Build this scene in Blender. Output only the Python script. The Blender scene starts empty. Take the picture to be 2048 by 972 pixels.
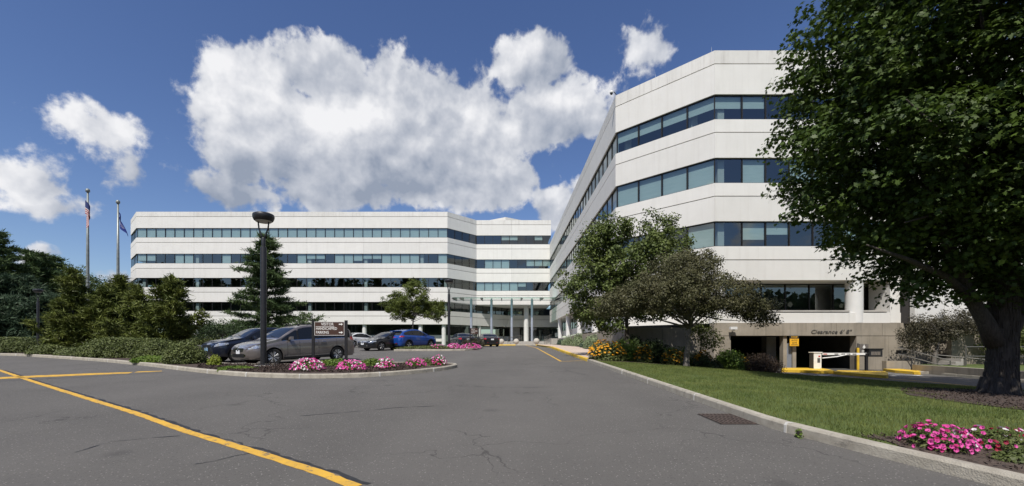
import bpy, math, random
import numpy as np
from mathutils import Vector, Matrix
from mathutils.geometry import tessellate_polygon
S = bpy.context.scene
COL = S.collection
R = math.radians
random.seed(7)
RNG = np.random.default_rng(11)

# ------------------------------------------------------------------ camera, sky, sun, exposure
# eye level is z = 0; X to the right, Y away from the camera (metres)
cam_d = bpy.data.cameras.new("camera")
cam_d.sensor_width = 36.0
cam_d.lens = 865 / 2048 * 36
cam_d.shift_x = (1024 - 1010) / 2048
cam_d.shift_y = (690 - 486) / 2048
cam_d.clip_start = 0.1
cam_d.clip_end = 4000
cam = bpy.data.objects.new("camera", cam_d)
cam.rotation_euler = (R(90), 0, 0)
COL.objects.link(cam)
S.camera = cam
S.view_settings.view_transform = 'Standard'
S.view_settings.look = 'None'
S.view_settings.exposure = 0.10
S.view_settings.gamma = 1.0

SUN_EL, SUN_AZ = 56.0, 21.0          # degrees; the sun stands behind the camera, to its left
sd = bpy.data.lights.new("sun", 'SUN')
sd.energy = 5.0
sd.angle = R(0.5)
sd.color = (1.0, 0.95, 0.87)
sun = bpy.data.objects.new("sun", sd)
_to = Vector((math.sin(R(SUN_AZ)) * math.cos(R(SUN_EL)), math.cos(R(SUN_AZ)) * math.cos(R(SUN_EL)), -math.sin(R(SUN_EL))))
sun.rotation_euler = _to.to_track_quat('-Z', 'Y').to_euler()
COL.objects.link(sun)


def build_world():
    w = bpy.data.worlds.new("World")
    S.world = w
    w.use_nodes = True
    nt = w.node_tree
    N, L = nt.nodes, nt.links
    for n in list(N): N.remove(n)
    out = N.new('ShaderNodeOutputWorld'); bg = N.new('ShaderNodeBackground')
    bg.inputs['Strength'].default_value = 0.10
    sky = N.new('ShaderNodeTexSky'); sky.sky_type = 'NISHITA'
    sky.sun_disc = False
    sky.sun_elevation = R(SUN_EL); sky.sun_rotation = R(180 + SUN_AZ)
    sky.air_density = 1.0; sky.dust_density = 0.4; sky.ozone_density = 3.0
    hs = N.new('ShaderNodeHueSaturation'); hs.inputs['Saturation'].default_value = 1.12; hs.inputs['Value'].default_value = 1.06; hs.inputs['Hue'].default_value = 0.512
    L.new(sky.outputs[0], hs.inputs['Color'])
    tc = N.new('ShaderNodeTexCoord')
    sx = N.new('ShaderNodeSeparateXYZ'); L.new(tc.outputs['Generated'], sx.inputs[0])

    def M(op, a, b=None, c=None, clamp=False):
        n = N.new('ShaderNodeMath'); n.operation = op; n.use_clamp = clamp
        for i, v in enumerate((a, b, c)):
            if v is None: continue
            if isinstance(v, (int, float)): n.inputs[i].default_value = v
            else: L.new(v, n.inputs[i])
        return n.outputs[0]

    def VM(op, a, b):
        n = N.new('ShaderNodeVectorMath'); n.operation = op
        for i, v in enumerate((a, b)):
            if isinstance(v, tuple): n.inputs[i].default_value = v
            else: L.new(v, n.inputs[i])
        return n.outputs['Value'] if op in ('LENGTH', 'DOT_PRODUCT') else n.outputs[0]
    az = M('ARCTAN2', sx.outputs[0], sx.outputs[1])
    el = M('ARCSINE', sx.outputs[2])
    cb = N.new('ShaderNodeCombineXYZ'); L.new(az, cb.inputs[0]); L.new(el, cb.inputs[1])
    P = cb.outputs[0]

    def noise(vec, scale, detail, rough=0.55, dist=0.0):
        n = N.new('ShaderNodeTexNoise'); n.inputs['Scale'].default_value = scale
        n.inputs['Detail'].default_value = detail; n.inputs['Roughness'].default_value = rough
        n.inputs['Distortion'].default_value = dist
        L.new(vec, n.inputs['Vector'])
        return n

    warp = noise(P, 3.2, 4, 0.6)
    wv = VM('SUBTRACT', warp.outputs['Color'], (0.5, 0.5, 0.5))
    wv = VM('MULTIPLY', wv, (0.16, 0.11, 0.0))
    PW = VM('ADD', P, wv)
    # blobs: where each heap of cloud stands (azimuth, elevation) and how wide it is
    def ae(px, py):
        dx, dz = (px - 1010) / 865, (690 - py) / 865
        return math.atan2(dx, 1), math.atan2(dz, math.hypot(1, dx))
    blobs = [(520, 205, 105, 105, 1.15), (625, 150, 120, 95, .95), (475, 300, 65, 110, .75), (720, 300, 270, 120, 1.25), (880, 240, 220, 130, .9),
             (1060, 130, 90, 70, .85), (1110, 225, 125, 90, .9), (880, 360, 230, 85, 1.0), (700, 385, 160, 55, .7), (455, 385, 115, 48, .7),
             (1290, 92, 55, 50, .34), (1120, 415, 60, 50, .8), (1190, 400, 60, 60, .7),
             (150, 250, 105, 34, .20), (25, 338, 100, 46, .46), (240, 350, 40, 30, .20), (60, 392, 120, 22, .3),
             (90, 500, 60, 20, .3), (270, 560, 60, 40, .35)]
    terms = []
    for (px, py, rx, ry, a) in blobs:
        a0, e0 = ae(px, py); a1 = ae(px + rx, py)[0] - a0; e1 = ae(px, py - ry)[1] - e0
        terms.append((a0, e0, abs(a1), abs(e1), a))
    # the same kind of fair-weather cloud goes on round the rest of the sky
    for (azd, eld, ra, re_, a) in [(75, 14, 16, 7, .8), (120, 22, 20, 9, .9), (165, 12, 18, 6, .6), (-160, 28, 20, 8, .8), (-120, 13, 16, 6, .8),
                                   (-85, 20, 14, 8, .7), (140, 42, 22, 8, .7), (-60, 52, 20, 8, .6), (20, 62, 24, 8, .6), (-178, 50, 20, 7, .5)]:
        terms.append((R(azd), R(eld), R(ra), R(re_), a))
    D = None; HI = None
    for (a0, e0, ra, re_, a) in terms:
        v = VM('SUBTRACT', PW, (a0, e0, 0.0))
        v = VM('MULTIPLY', v, (1 / ra, 1 / re_, 0.0))
        ln = VM('LENGTH', v, (0, 0, 0))
        t = M('MULTIPLY_ADD', ln, -a * 1.0, a)
        t = M('MAXIMUM', t, -0.6)
        D = t if D is None else M('SMOOTH_MAX', D, t, 0.12)
        dn = VM('DOT_PRODUCT', v, (-0.35, 0.9, 0.0))
        # height inside the heap, weighted by how deep the point lies in it
        wgt = M('MAXIMUM', t, 0.0)
        h = M('MULTIPLY', dn, wgt)
        HI = h if HI is None else M('ADD', HI, h)
    def billow(vec, scale, detail):
        n = noise(vec, scale, detail, 0.58)
        return M('ABSOLUTE', M('MULTIPLY_ADD', n.outputs[0], 2.0, -1.0))
    n1 = noise(P, 4.2, 3, 0.55, 0.0)
    b1 = billow(P, 8.0, 4)
    n2 = noise(P, 20.0, 10, 0.70, 0.0)
    f = M('MULTIPLY_ADD', n1.outputs[0], 1.25, -0.73)
    f = M('MULTIPLY_ADD', b1, -0.75, M('ADD', f, 0.16))
    f = M('MULTIPLY_ADD', n2.outputs[0], 0.60, M('ADD', f, -0.30))
    dens = M('ADD', D, f)
    mr = N.new('ShaderNodeMapRange'); mr.interpolation_type = 'SMOOTHSTEP'
    mr.inputs['From Min'].default_value = -0.02; mr.inputs['From Max'].default_value = 0.20
    L.new(dens, mr.inputs['Value'])
    mask = M('MULTIPLY', mr.outputs[0], 0.98)
    # relief: the same heaps looked up a little nearer the sun; thinner there = brighter here
    PS2 = VM('ADD', P, (-0.012, 0.020, 0.0)); PS0 = VM('ADD', P, (-0.035, 0.055, 0.0))
    m1 = noise(PS0, 4.2, 3, 0.55, 0.0)
    b2 = billow(PS2, 8.0, 4)
    m2 = noise(PS2, 20.0, 4, 0.6, 0.0)
    n3 = noise(P, 20.0, 4, 0.6, 0.0)
    sh = M('MULTIPLY_ADD', M('SUBTRACT', n1.outputs[0], m1.outputs[0]), 2.4, 0.54)
    sh = M('MULTIPLY_ADD', M('SUBTRACT', b2, b1), 0.65, sh)
    sh = M('MULTIPLY_ADD', M('SUBTRACT', n3.outputs[0], m2.outputs[0]), 0.5, sh)
    sh = M('MULTIPLY_ADD', HI, 1.15, sh, clamp=True)
    cr = N.new('ShaderNodeValToRGB')
    cr.color_ramp.elements[0].position = 0.05; cr.color_ramp.elements[0].color = CLOUD_DARK
    cr.color_ramp.elements[1].position = 0.95; cr.color_ramp.elements[1].color = CLOUD_LIGHT
    e = cr.color_ramp.elements.new(0.5); e.color = CLOUD_MID
    L.new(sh, cr.inputs[0])
    vm = VM('MULTIPLY', cr.outputs[0], (8.7, 8.7, 8.7))
    mix = N.new('ShaderNodeMix'); mix.data_type = 'RGBA'
    L.new(mask, mix.inputs['Factor']); L.new(hs.outputs[0], mix.inputs['A']); L.new(vm, mix.inputs['B'])
    L.new(mix.outputs['Result'], bg.inputs['Color'])
    L.new(bg.outputs[0], out.inputs[0])


CLOUD_DARK = (0.33, 0.38, 0.48, 1)
CLOUD_MID = (0.60, 0.63, 0.70, 1)
CLOUD_LIGHT = (0.98, 0.98, 1.0, 1)
build_world()

# ------------------------------------------------------------------ materials
MAT = {}


def mat(name, c1, c2=None, scale=3.0, rough=0.7, bump=0.0, bscale=None, stretch=(1, 1, 1), detail=5, metal=0.0, spec=0.5,
        lo=0.35, hi=0.65, island=0.0, translucent=0.0, coat=0.0, space='pos'):
    m = bpy.data.materials.new(name); m.use_nodes = True
    nt = m.node_tree; N, L = nt.nodes, nt.links
    b = N['Principled BSDF']
    b.inputs['Roughness'].default_value = rough
    b.inputs['Metallic'].default_value = metal
    b.inputs['Specular IOR Level'].default_value = spec
    b.inputs['Coat Weight'].default_value = coat
    b.inputs['Coat Roughness'].default_value = 0.04
    b.inputs['Base Color'].default_value = (*c1, 1)
    src = None
    if c2 is not None or bump:
        if space == 'pos':
            g = N.new('ShaderNodeNewGeometry').outputs['Position']
        else:
            g = N.new('ShaderNodeTexCoord').outputs['Object']
        mp = N.new('ShaderNodeMapping'); mp.inputs['Scale'].default_value = stretch
        L.new(g, mp.inputs[0])
    if c2 is not None:
        n = N.new('ShaderNodeTexNoise'); n.inputs['Scale'].default_value = scale
        n.inputs['Detail'].default_value = detail; n.inputs['Roughness'].default_value = 0.6
        L.new(mp.outputs[0], n.inputs['Vector'])
        r = N.new('ShaderNodeValToRGB')
        r.color_ramp.elements[0].position = lo; r.color_ramp.elements[0].color = (*c1, 1)
        r.color_ramp.elements[1].position = hi; r.color_ramp.elements[1].color = (*c2, 1)
        L.new(n.outputs[0], r.inputs[0])
        src = r.outputs[0]
    if island:
        g2 = N.new('ShaderNodeNewGeometry')
        mr = N.new('ShaderNodeMapRange'); mr.inputs['To Min'].default_value = 1 - island; mr.inputs['To Max'].default_value = 1 + island
        L.new(g2.outputs['Random Per Island'], mr.inputs[0])
        vm = N.new('ShaderNodeVectorMath'); vm.operation = 'SCALE'
        if src: L.new(src, vm.inputs[0])
        else: vm.inputs[0].default_value = c1
        L.new(mr.outputs[0], vm.inputs['Scale'])
        src = vm.outputs[0]
    if src: L.new(src, b.inputs['Base Color'])
    if bump:
        n = N.new('ShaderNodeTexNoise'); n.inputs['Scale'].default_value = bscale or scale * 4
        n.inputs['Detail'].default_value = 4
        L.new(mp.outputs[0], n.inputs['Vector'])
        bp = N.new('ShaderNodeBump'); bp.inputs['Strength'].default_value = bump; bp.inputs['Distance'].default_value = 0.02
        L.new(n.outputs[0], bp.inputs['Height']); L.new(bp.outputs[0], b.inputs['Normal'])
    if translucent:
        tr = N.new('ShaderNodeBsdfTranslucent')
        if src: L.new(src, tr.inputs[0])
        else: tr.inputs[0].default_value = (*c1, 1)
        mx = N.new('ShaderNodeMixShader'); mx.inputs[0].default_value = translucent
        L.new(b.outputs[0], mx.inputs[1]); L.new(tr.outputs[0], mx.inputs[2])
        L.new(mx.outputs[0], N['Material Output'].inputs[0])
    MAT[name] = m
    return m


def panel_mat(name, c1, c2, streak, rough=0.75, streak_amt=0.5):
    """precast concrete: mottled, with vertical rain streaks"""
    m = mat(name, c1, c2, scale=0.9, rough=rough, bump=0.12, bscale=30, detail=7)
    nt = m.node_tree; N, L = nt.nodes, nt.links
    b = N['Principled BSDF']
    base = b.inputs['Base Color'].links[0].from_socket
    g = N.new('ShaderNodeNewGeometry').outputs['Position']
    mp = N.new('ShaderNodeMapping'); mp.inputs['Scale'].default_value = (2.2, 2.2, 0.10)
    L.new(g, mp.inputs[0])
    n = N.new('ShaderNodeTexNoise'); n.inputs['Scale'].default_value = 1.6; n.inputs['Detail'].default_value = 7
    n.inputs['Roughness'].default_value = 0.7
    L.new(mp.outputs[0], n.inputs['Vector'])
    r = N.new('ShaderNodeMapRange'); r.inputs['From Min'].default_value = 0.5; r.inputs['From Max'].default_value = 0.78
    L.new(n.outputs[0], r.inputs['Value'])
    k = N.new('ShaderNodeMath'); k.operation = 'MULTIPLY'; k.inputs[1].default_value = streak_amt
    L.new(r.outputs[0], k.inputs[0])
    mx = N.new('ShaderNodeMix'); mx.data_type = 'RGBA'
    L.new(k.outputs[0], mx.inputs['Factor']); L.new(base, mx.inputs['A']); mx.inputs['B'].default_value = (*streak, 1)
    oi = N.new('ShaderNodeObjectInfo'); rr = N.new('ShaderNodeMapRange'); rr.inputs['To Min'].default_value = 0.95; rr.inputs['To Max'].default_value = 1.03
    L.new(oi.outputs['Random'], rr.inputs['Value'])
    sc = N.new('ShaderNodeVectorMath'); sc.operation = 'SCALE'; L.new(mx.outputs['Result'], sc.inputs[0]); L.new(rr.outputs[0], sc.inputs['Scale'])
    L.new(sc.outputs[0], b.inputs['Base Color'])
    return m


panel_mat('panel_white', (0.665, 0.65, 0.615), (0.70, 0.685, 0.65), (0.45, 0.42, 0.37), streak_amt=0.26)
panel_mat('parapet_white', (0.62, 0.605, 0.57), (0.68, 0.665, 0.63), (0.33, 0.30, 0.27), streak_amt=0.6)
panel_mat('rough_concrete', (0.245, 0.215, 0.17), (0.33, 0.29, 0.235), (0.12, 0.105, 0.085), streak_amt=0.8)
mat('column_white', (0.62, 0.62, 0.60), (0.68, 0.67, 0.65), scale=2, rough=0.6)
mat('joint', (0.045, 0.042, 0.04), rough=0.9)
mat('bronze_frame', (0.022, 0.020, 0.019), rough=0.45, metal=0.3)
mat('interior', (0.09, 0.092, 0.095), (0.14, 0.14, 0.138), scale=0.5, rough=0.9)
mat('interior_white', (0.62, 0.62, 0.60), rough=0.9)
mat('blind_fabric', (0.66, 0.72, 0.71), (0.73, 0.78, 0.77), scale=1.2, rough=0.9, stretch=(1, 1, 6))
mat('roof_gravel', (0.25, 0.24, 0.22), (0.32, 0.3, 0.28), scale=8, rough=0.95)
mat('asphalt_dark', (0.05, 0.05, 0.05), (0.065, 0.063, 0.06), scale=5, rough=0.85, bump=0.4, bscale=180)
mat('kerb_stone', (0.27, 0.245, 0.20), (0.40, 0.37, 0.31), scale=5, rough=0.85, bump=0.5, bscale=60, lo=0.3, hi=0.7)
mat('kerb_mortar', (0.42, 0.41, 0.39), (0.55, 0.54, 0.5), scale=9, rough=0.9)
mat('yellow_paint', (0.62, 0.36, 0.035), (0.50, 0.29, 0.04), scale=4, rough=0.7, bump=0.3, bscale=120)
mat('kerb_yellow', (0.72, 0.47, 0.03), (0.60, 0.38, 0.035), scale=4, rough=0.6)
mat('white_paint', (0.75, 0.75, 0.73), (0.6, 0.6, 0.58), scale=6, rough=0.7)
mat('tar', (0.012, 0.012, 0.013), (0.02, 0.02, 0.02), scale=9, rough=0.55)
mat('mulch', (0.030, 0.020, 0.016), (0.075, 0.052, 0.042), scale=14, rough=1.0, bump=1.0, bscale=26)
mat('soil', (0.05, 0.036, 0.028), (0.09, 0.066, 0.05), scale=10, rough=1.0, bump=1.0, bscale=30)
mat('grass_ground', (0.055, 0.080, 0.014), (0.085, 0.115, 0.022), scale=1.6, rough=1.0, bump=0.6, bscale=60)
mat('grass_blade', (0.070, 0.108, 0.016), (0.185, 0.205, 0.055), scale=1.1, rough=0.75, island=0.35, translucent=0.3, lo=0.3, hi=0.7)
mat('far_grass', (0.045, 0.085, 0.02), (0.07, 0.11, 0.03), scale=0.4, rough=1.0)
mat('sidewalk', (0.42, 0.33, 0.27), (0.50, 0.41, 0.34), scale=1.5, rough=0.9, bump=0.2, bscale=60)
mat('terrace', (0.30, 0.285, 0.26), (0.38, 0.36, 0.33), scale=2, rough=0.9)
mat('black_metal', (0.013, 0.013, 0.015), (0.02, 0.02, 0.023), scale=6, rough=0.42, metal=0.0, spec=0.5)
mat('steel', (0.33, 0.36, 0.42), (0.38, 0.41, 0.47), scale=2, rough=0.35, metal=0.35)
mat('rail_metal', (0.20, 0.19, 0.175), rough=0.45, metal=0.7)
mat('pole_metal', (0.22, 0.24, 0.23), (0.30, 0.32, 0.30), scale=3, rough=0.45, metal=0.4)
mat('lens', (0.35, 0.34, 0.30), rough=0.3)
mat('rubber', (0.012, 0.012, 0.012), rough=0.8)
mat('alloy', (0.55, 0.56, 0.58), rough=0.3, metal=0.7)
mat('chrome', (0.75, 0.76, 0.78), rough=0.12, metal=1.0)
mat('plastic_black', (0.012, 0.012, 0.013), rough=0.45)
mat('plate_white', (0.7, 0.72, 0.75), rough=0.4)
mat('plate_blue', (0.25, 0.42, 0.62), rough=0.4)
mat('tail_red', (0.35, 0.008, 0.012), rough=0.12, coat=1.0)
mat('amber', (0.6, 0.16, 0.02), rough=0.15, coat=1.0)
mat('head_lamp', (0.62, 0.65, 0.68), (0.3, 0.32, 0.35), scale=14, rough=0.08, coat=1.0, metal=0.6, space='obj')
mat('sign_brown', (0.055, 0.026, 0.018), rough=0.5)
mat('sign_white', (0.78, 0.77, 0.74), rough=0.6)
mat('sign_yellow', (0.75, 0.40, 0.02), rough=0.5)
mat('sign_text_black', (0.02, 0.018, 0.015), rough=0.7)
mat('bronze_letters', (0.085, 0.078, 0.068), rough=0.6)
mat('cabinet_white', (0.78, 0.77, 0.73), (0.7, 0.69, 0.65), scale=5, rough=0.5)
mat('red', (0.45, 0.02, 0.02), rough=0.6)
mat('stone_ball', (0.36, 0.34, 0.30), (0.48, 0.455, 0.41), scale=9, rough=0.85, bump=0.3)
mat('flag_red', (0.33, 0.012, 0.02), rough=0.8)
mat('flag_white', (0.6, 0.58, 0.56), rough=0.8)
mat('flag_blue', (0.02, 0.035, 0.14), rough=0.8)
mat('flag_state_blue', (0.008, 0.025, 0.20), rough=0.8)
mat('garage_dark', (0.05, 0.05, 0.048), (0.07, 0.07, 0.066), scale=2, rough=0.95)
mat('bark', (0.040, 0.033, 0.028), (0.085, 0.072, 0.062), scale=5, rough=0.95, bump=1.0, bscale=9, stretch=(6, 6, 0.8))
mat('bark_grey', (0.10, 0.088, 0.078), (0.16, 0.145, 0.13), scale=6, rough=0.95, bump=0.8, stretch=(4, 4, 0.8))
# foliage
F = dict(rough=0.55, island=0.3)
mat('leaf_maple', (0.032, 0.062, 0.010), (0.078, 0.120, 0.018), scale=0.9, translucent=0.25, spec=0.35, lo=0.3, hi=0.7, **F)
mat('leaf_green', (0.065, 0.095, 0.022), (0.135, 0.170, 0.042), scale=0.8, translucent=0.25, spec=0.35, **F)
mat('leaf_crab', (0.076, 0.080, 0.034), (0.112, 0.104, 0.052), scale=1.2, translucent=0.2, spec=0.3, lo=0.3, hi=0.7, **F)
mat('leaf_crab_red', (0.052, 0.050, 0.030), (0.080, 0.070, 0.042), scale=1.5, translucent=0.2, spec=0.3, **F)
mat('leaf_honey', (0.075, 0.100, 0.018), (0.135, 0.165, 0.032), scale=0.9, translucent=0.3, spec=0.3, **F)
mat('leaf_dark', (0.026, 0.048, 0.016), (0.055, 0.085, 0.024), scale=0.4, translucent=0.2, spec=0.3, **F)
mat('needle_pine', (0.040, 0.070, 0.026), (0.090, 0.130, 0.045), scale=0.7, translucent=0.15, spec=0.2, **F)
mat('needle_blue', (0.030, 0.055, 0.030), (0.075, 0.110, 0.060), scale=0.5, translucent=0.15, spec=0.2, **F)
mat('needle_juniper', (0.058, 0.080, 0.016), (0.135, 0.155, 0.034), scale=1.3, translucent=0.15, spec=0.2, **F)
mat('hedge_leaf', (0.070, 0.092, 0.026), (0.13, 0.155, 0.048), scale=2.0, translucent=0.2, spec=0.3, **F)
mat('bright_leaf', (0.09, 0.16, 0.022), (0.15, 0.22, 0.035), scale=2.0, translucent=0.25, spec=0.3, **F)
mat('lime_leaf', (0.20, 0.25, 0.03), (0.28, 0.32, 0.04), scale=3.0, translucent=0.25, spec=0.3, **F)
mat('variegated_leaf', (0.12, 0.17, 0.08), (0.30, 0.35, 0.20), scale=6.0, translucent=0.2, spec=0.3, **F)
mat('bluegreen_leaf', (0.05, 0.085, 0.05), (0.09, 0.13, 0.085), scale=3.0, translucent=0.2, spec=0.3, **F)
mat('burgundy_leaf', (0.045, 0.030, 0.022), (0.075, 0.050, 0.030), scale=3.0, translucent=0.2, spec=0.3, **F)
mat('petal_pink', (0.62, 0.055, 0.30), (0.72, 0.12, 0.42), scale=5.0, rough=0.7, island=0.15, translucent=0.25)
mat('petal_magenta', (0.42, 0.015, 0.14), (0.6, 0.03, 0.2), scale=5.0, rough=0.7, island=0.15, translucent=0.25)
mat('petal_crimson', (0.25, 0.008, 0.035), (0.4, 0.01, 0.05), scale=5.0, rough=0.7, island=0.15, translucent=0.25)
mat('petal_white', (0.72, 0.66, 0.68), (0.8, 0.76, 0.76), scale=5.0, rough=0.7, island=0.1, translucent=0.25)
mat('petal_orange', (0.72, 0.30, 0.01), (0.80, 0.42, 0.015), scale=5.0, rough=0.7, island=0.15, translucent=0.25)
mat('flower_eye', (0.12, 0.02, 0.07), rough=0.8)


def wear(name, under, scale=9.0, lo=0.56, hi=0.62):
    m = MAT[name]; nt = m.node_tree; N, L = nt.nodes, nt.links
    b = N['Principled BSDF']; base = b.inputs['Base Color'].links[0].from_socket
    g = N.new('ShaderNodeNewGeometry').outputs['Position']
    n = N.new('ShaderNodeTexNoise'); n.inputs['Scale'].default_value = scale; n.inputs['Detail'].default_value = 8; n.inputs['Roughness'].default_value = 0.75
    L.new(g, n.inputs['Vector'])
    r = N.new('ShaderNodeMapRange'); r.inputs['From Min'].default_value = lo; r.inputs['From Max'].default_value = hi
    L.new(n.outputs[0], r.inputs['Value'])
    mx = N.new('ShaderNodeMix'); mx.data_type = 'RGBA'; L.new(r.outputs[0], mx.inputs['Factor']); L.new(base, mx.inputs['A']); mx.inputs['B'].default_value = (*under, 1)
    L.new(mx.outputs['Result'], b.inputs['Base Color'])


wear('yellow_paint', (0.11, 0.10, 0.085))
wear('kerb_yellow', (0.36, 0.33, 0.27), 5.0, .6, .66)
wear('kerb_stone', (0.14, 0.13, 0.11), 3.5, .55, .72)


def glass_mat(name, tint, refl, base_mix, rough=0.012):
    m = bpy.data.materials.new(name); m.use_nodes = True
    nt = m.node_tree; N, L = nt.nodes, nt.links
    for n in list(N): N.remove(n)
    o = N.new('ShaderNodeOutputMaterial')
    tr = N.new('ShaderNodeBsdfTransparent'); tr.inputs[0].default_value = (*tint, 1)
    gl = N.new('ShaderNodeBsdfGlossy'); gl.inputs['Color'].default_value = (*refl, 1); gl.inputs['Roughness'].default_value = rough
    # Schlick's curve from the angle of view: a thin pane is alike from both sides
    g = N.new('ShaderNodeNewGeometry')
    dt = N.new('ShaderNodeVectorMath'); dt.operation = 'DOT_PRODUCT'; L.new(g.outputs['Normal'], dt.inputs[0]); L.new(g.outputs['Incoming'], dt.inputs[1])
    ab = N.new('ShaderNodeMath'); ab.operation = 'ABSOLUTE'; L.new(dt.outputs['Value'], ab.inputs[0])
    om = N.new('ShaderNodeMath'); om.operation = 'SUBTRACT'; om.inputs[0].default_value = 1.0; om.use_clamp = True; L.new(ab.outputs[0], om.inputs[1])
    pw = N.new('ShaderNodeMath'); pw.operation = 'POWER'; pw.inputs[1].default_value = 4.0; L.new(om.outputs[0], pw.inputs[0])
    mr = N.new('ShaderNodeMapRange'); mr.inputs['To Min'].default_value = base_mix; mr.inputs['To Max'].default_value = 1.0
    L.new(pw.outputs[0], mr.inputs[0])
    mx = N.new('ShaderNodeMixShader'); L.new(mr.outputs[0], mx.inputs[0]); L.new(tr.outputs[0], mx.inputs[1]); L.new(gl.outputs[0], mx.inputs[2])
    L.new(mx.outputs[0], o.inputs[0])
    MAT[name] = m
    return m


glass_mat('window_glass', (0.56, 0.65, 0.65), (0.80, 0.83, 0.80), 0.17)
glass_mat('canopy_glass', (0.60, 0.80, 0.74), (0.8, 1.0, 0.93), 0.30, .12)
glass_mat('car_glass', (0.10, 0.11, 0.12), (0.9, 0.95, 1.0), 0.10)


def car_paint(name, c, metal=0.3):
    mat(name, c, rough=0.32, metal=metal, coat=1.0)


car_paint('paint_taupe', (0.225, 0.20, 0.19), 0.55)
car_paint('paint_navy', (0.009, 0.012, 0.024), 0.1)
car_paint('paint_blue', (0.008, 0.070, 0.36), 0.35)
car_paint('paint_black', (0.010, 0.011, 0.014), 0.2)
car_paint('paint_white', (0.62, 0.63, 0.64), 0.0)


def asphalt_mat():
    m = mat('asphalt', (0.088, 0.083, 0.077), (0.110, 0.104, 0.096), scale=0.55, rough=0.9, bump=0.7, bscale=130, detail=6, lo=0.3, hi=0.7)
    nt = m.node_tree; N, L = nt.nodes, nt.links
    b = N['Principled BSDF']; base = b.inputs['Base Color'].links[0].from_socket
    g = N.new('ShaderNodeNewGeometry').outputs['Position']

    def mixer(prev, fac, col, blend='MIX'):
        mx = N.new('ShaderNodeMix'); mx.data_type = 'RGBA'; mx.blend_type = blend
        L.new(fac, mx.inputs['Factor']); L.new(prev, mx.inputs['A']); mx.inputs['B'].default_value = (*col, 1)
        return mx.outputs['Result']

    def rng(src, a, b_, lo, hi):
        r = N.new('ShaderNodeMapRange'); r.inputs['From Min'].default_value = a; r.inputs['From Max'].default_value = b_
        r.inputs['To Min'].default_value = lo; r.inputs['To Max'].default_value = hi
        L.new(src, r.inputs['Value']); return r.outputs[0]
    # aggregate grain
    n = N.new('ShaderNodeTexNoise'); n.inputs['Scale'].default_value = 42; n.inputs['Detail'].default_value = 3
    L.new(g, n.inputs['Vector'])
    c = mixer(base, rng(n.outputs[0], 0.42, 0.30, 0, 0.75), (0.040, 0.038, 0.036))
    # pale stone chips
    v = N.new('ShaderNodeTexVoronoi'); v.inputs['Scale'].default_value = 20
    L.new(g, v.inputs['Vector'])
    c = mixer(c, rng(v.outputs['Distance'], 0.18, 0.10, 0, 0.6), (0.40, 0.38, 0.35))
    # soft wheel-track mottling along the drive
    mp = N.new('ShaderNodeMapping'); mp.inputs['Scale'].default_value = (0.5, 0.07, 1); L.new(g, mp.inputs[0])
    n2 = N.new('ShaderNodeTexNoise'); n2.inputs['Scale'].default_value = 1.0; n2.inputs['Detail'].default_value = 4
    L.new(mp.outputs[0], n2.inputs['Vector'])
    c = mixer(c, rng(n2.outputs[0], 0.45, 0.70, 0, 0.35), (0.135, 0.127, 0.118))
    n4 = N.new('ShaderNodeTexNoise'); n4.inputs['Scale'].default_value = 0.16; n4.inputs['Detail'].default_value = 5; n4.inputs['Roughness'].default_value = 0.65
    L.new(g, n4.inputs['Vector'])
    c = mixer(c, rng(n4.outputs[0], 0.56, 0.70, 0, 0.35), (0.062, 0.058, 0.055))
    v2 = N.new('ShaderNodeTexVoronoi'); v2.inputs['Scale'].default_value = 0.55; v2.inputs['Randomness'].default_value = 1.0
    L.new(g, v2.inputs['Vector'])
    c = mixer(c, rng(v2.outputs['Distance'], 0.11, 0.03, 0, 0.45), (0.04, 0.038, 0.037))
    # hairline cracks: cell borders bent by noise, kept only in places
    w = N.new('ShaderNodeTexNoise'); w.inputs['Scale'].default_value = 1.3; w.inputs['Detail'].default_value = 5
    L.new(g, w.inputs['Vector'])
    ad = N.new('ShaderNodeVectorMath'); ad.operation = 'MULTIPLY_ADD'
    L.new(w.outputs['Color'], ad.inputs[0]); ad.inputs[1].default_value = (1.6, 1.6, 0); L.new(g, ad.inputs[2])
    vc = N.new('ShaderNodeTexVoronoi'); vc.feature = 'DISTANCE_TO_EDGE'; vc.inputs['Scale'].default_value = 0.42
    L.new(ad.outputs[0], vc.inputs['Vector'])
    k = rng(vc.outputs['Distance'], 0.008, 0.002, 0, 1)
    n3 = N.new('ShaderNodeTexNoise'); n3.inputs['Scale'].default_value = 0.35; L.new(g, n3.inputs['Vector'])
    k2 = rng(n3.outputs[0], 0.46, 0.56, 0, 0.6)
    mm = N.new('ShaderNodeMath'); mm.operation = 'MULTIPLY'; L.new(k, mm.inputs[0]); L.new(k2, mm.inputs[1])
    c = mixer(c, mm.outputs[0], (0.022, 0.021, 0.02))
    L.new(c, b.inputs['Base Color'])


asphalt_mat()


# ------------------------------------------------------------------ object helpers
def link(o, parent=None):
    COL.objects.link(o)
    if parent: o.parent = parent
    return o


def tag(o, label=None, cat=None, group=None, kind=None):
    if label: o['label'] = label
    if cat: o['category'] = cat
    if group: o['group'] = group
    if kind: o['kind'] = kind
    return o


def thing(name, label, cat, loc=(0, 0, 0), rz=0.0, group=None):
    o = bpy.data.objects.new(name, None); o.location = loc; o.rotation_euler = (0, 0, rz)
    o.empty_display_size = 0.3
    link(o)
    return tag(o, label, cat, group)


def copy_tree(o, parent=None):
    c = o.copy(); COL.objects.link(c)
    if parent: c.parent = parent
    for ch in o.children: copy_tree(ch, c)
    return c


def mesh_obj(name, me, parent=None, loc=None, rot=None):
    o = bpy.data.objects.new(name, me)
    if loc: o.location = loc
    if rot: o.rotation_euler = rot
    return link(o, parent)


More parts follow.
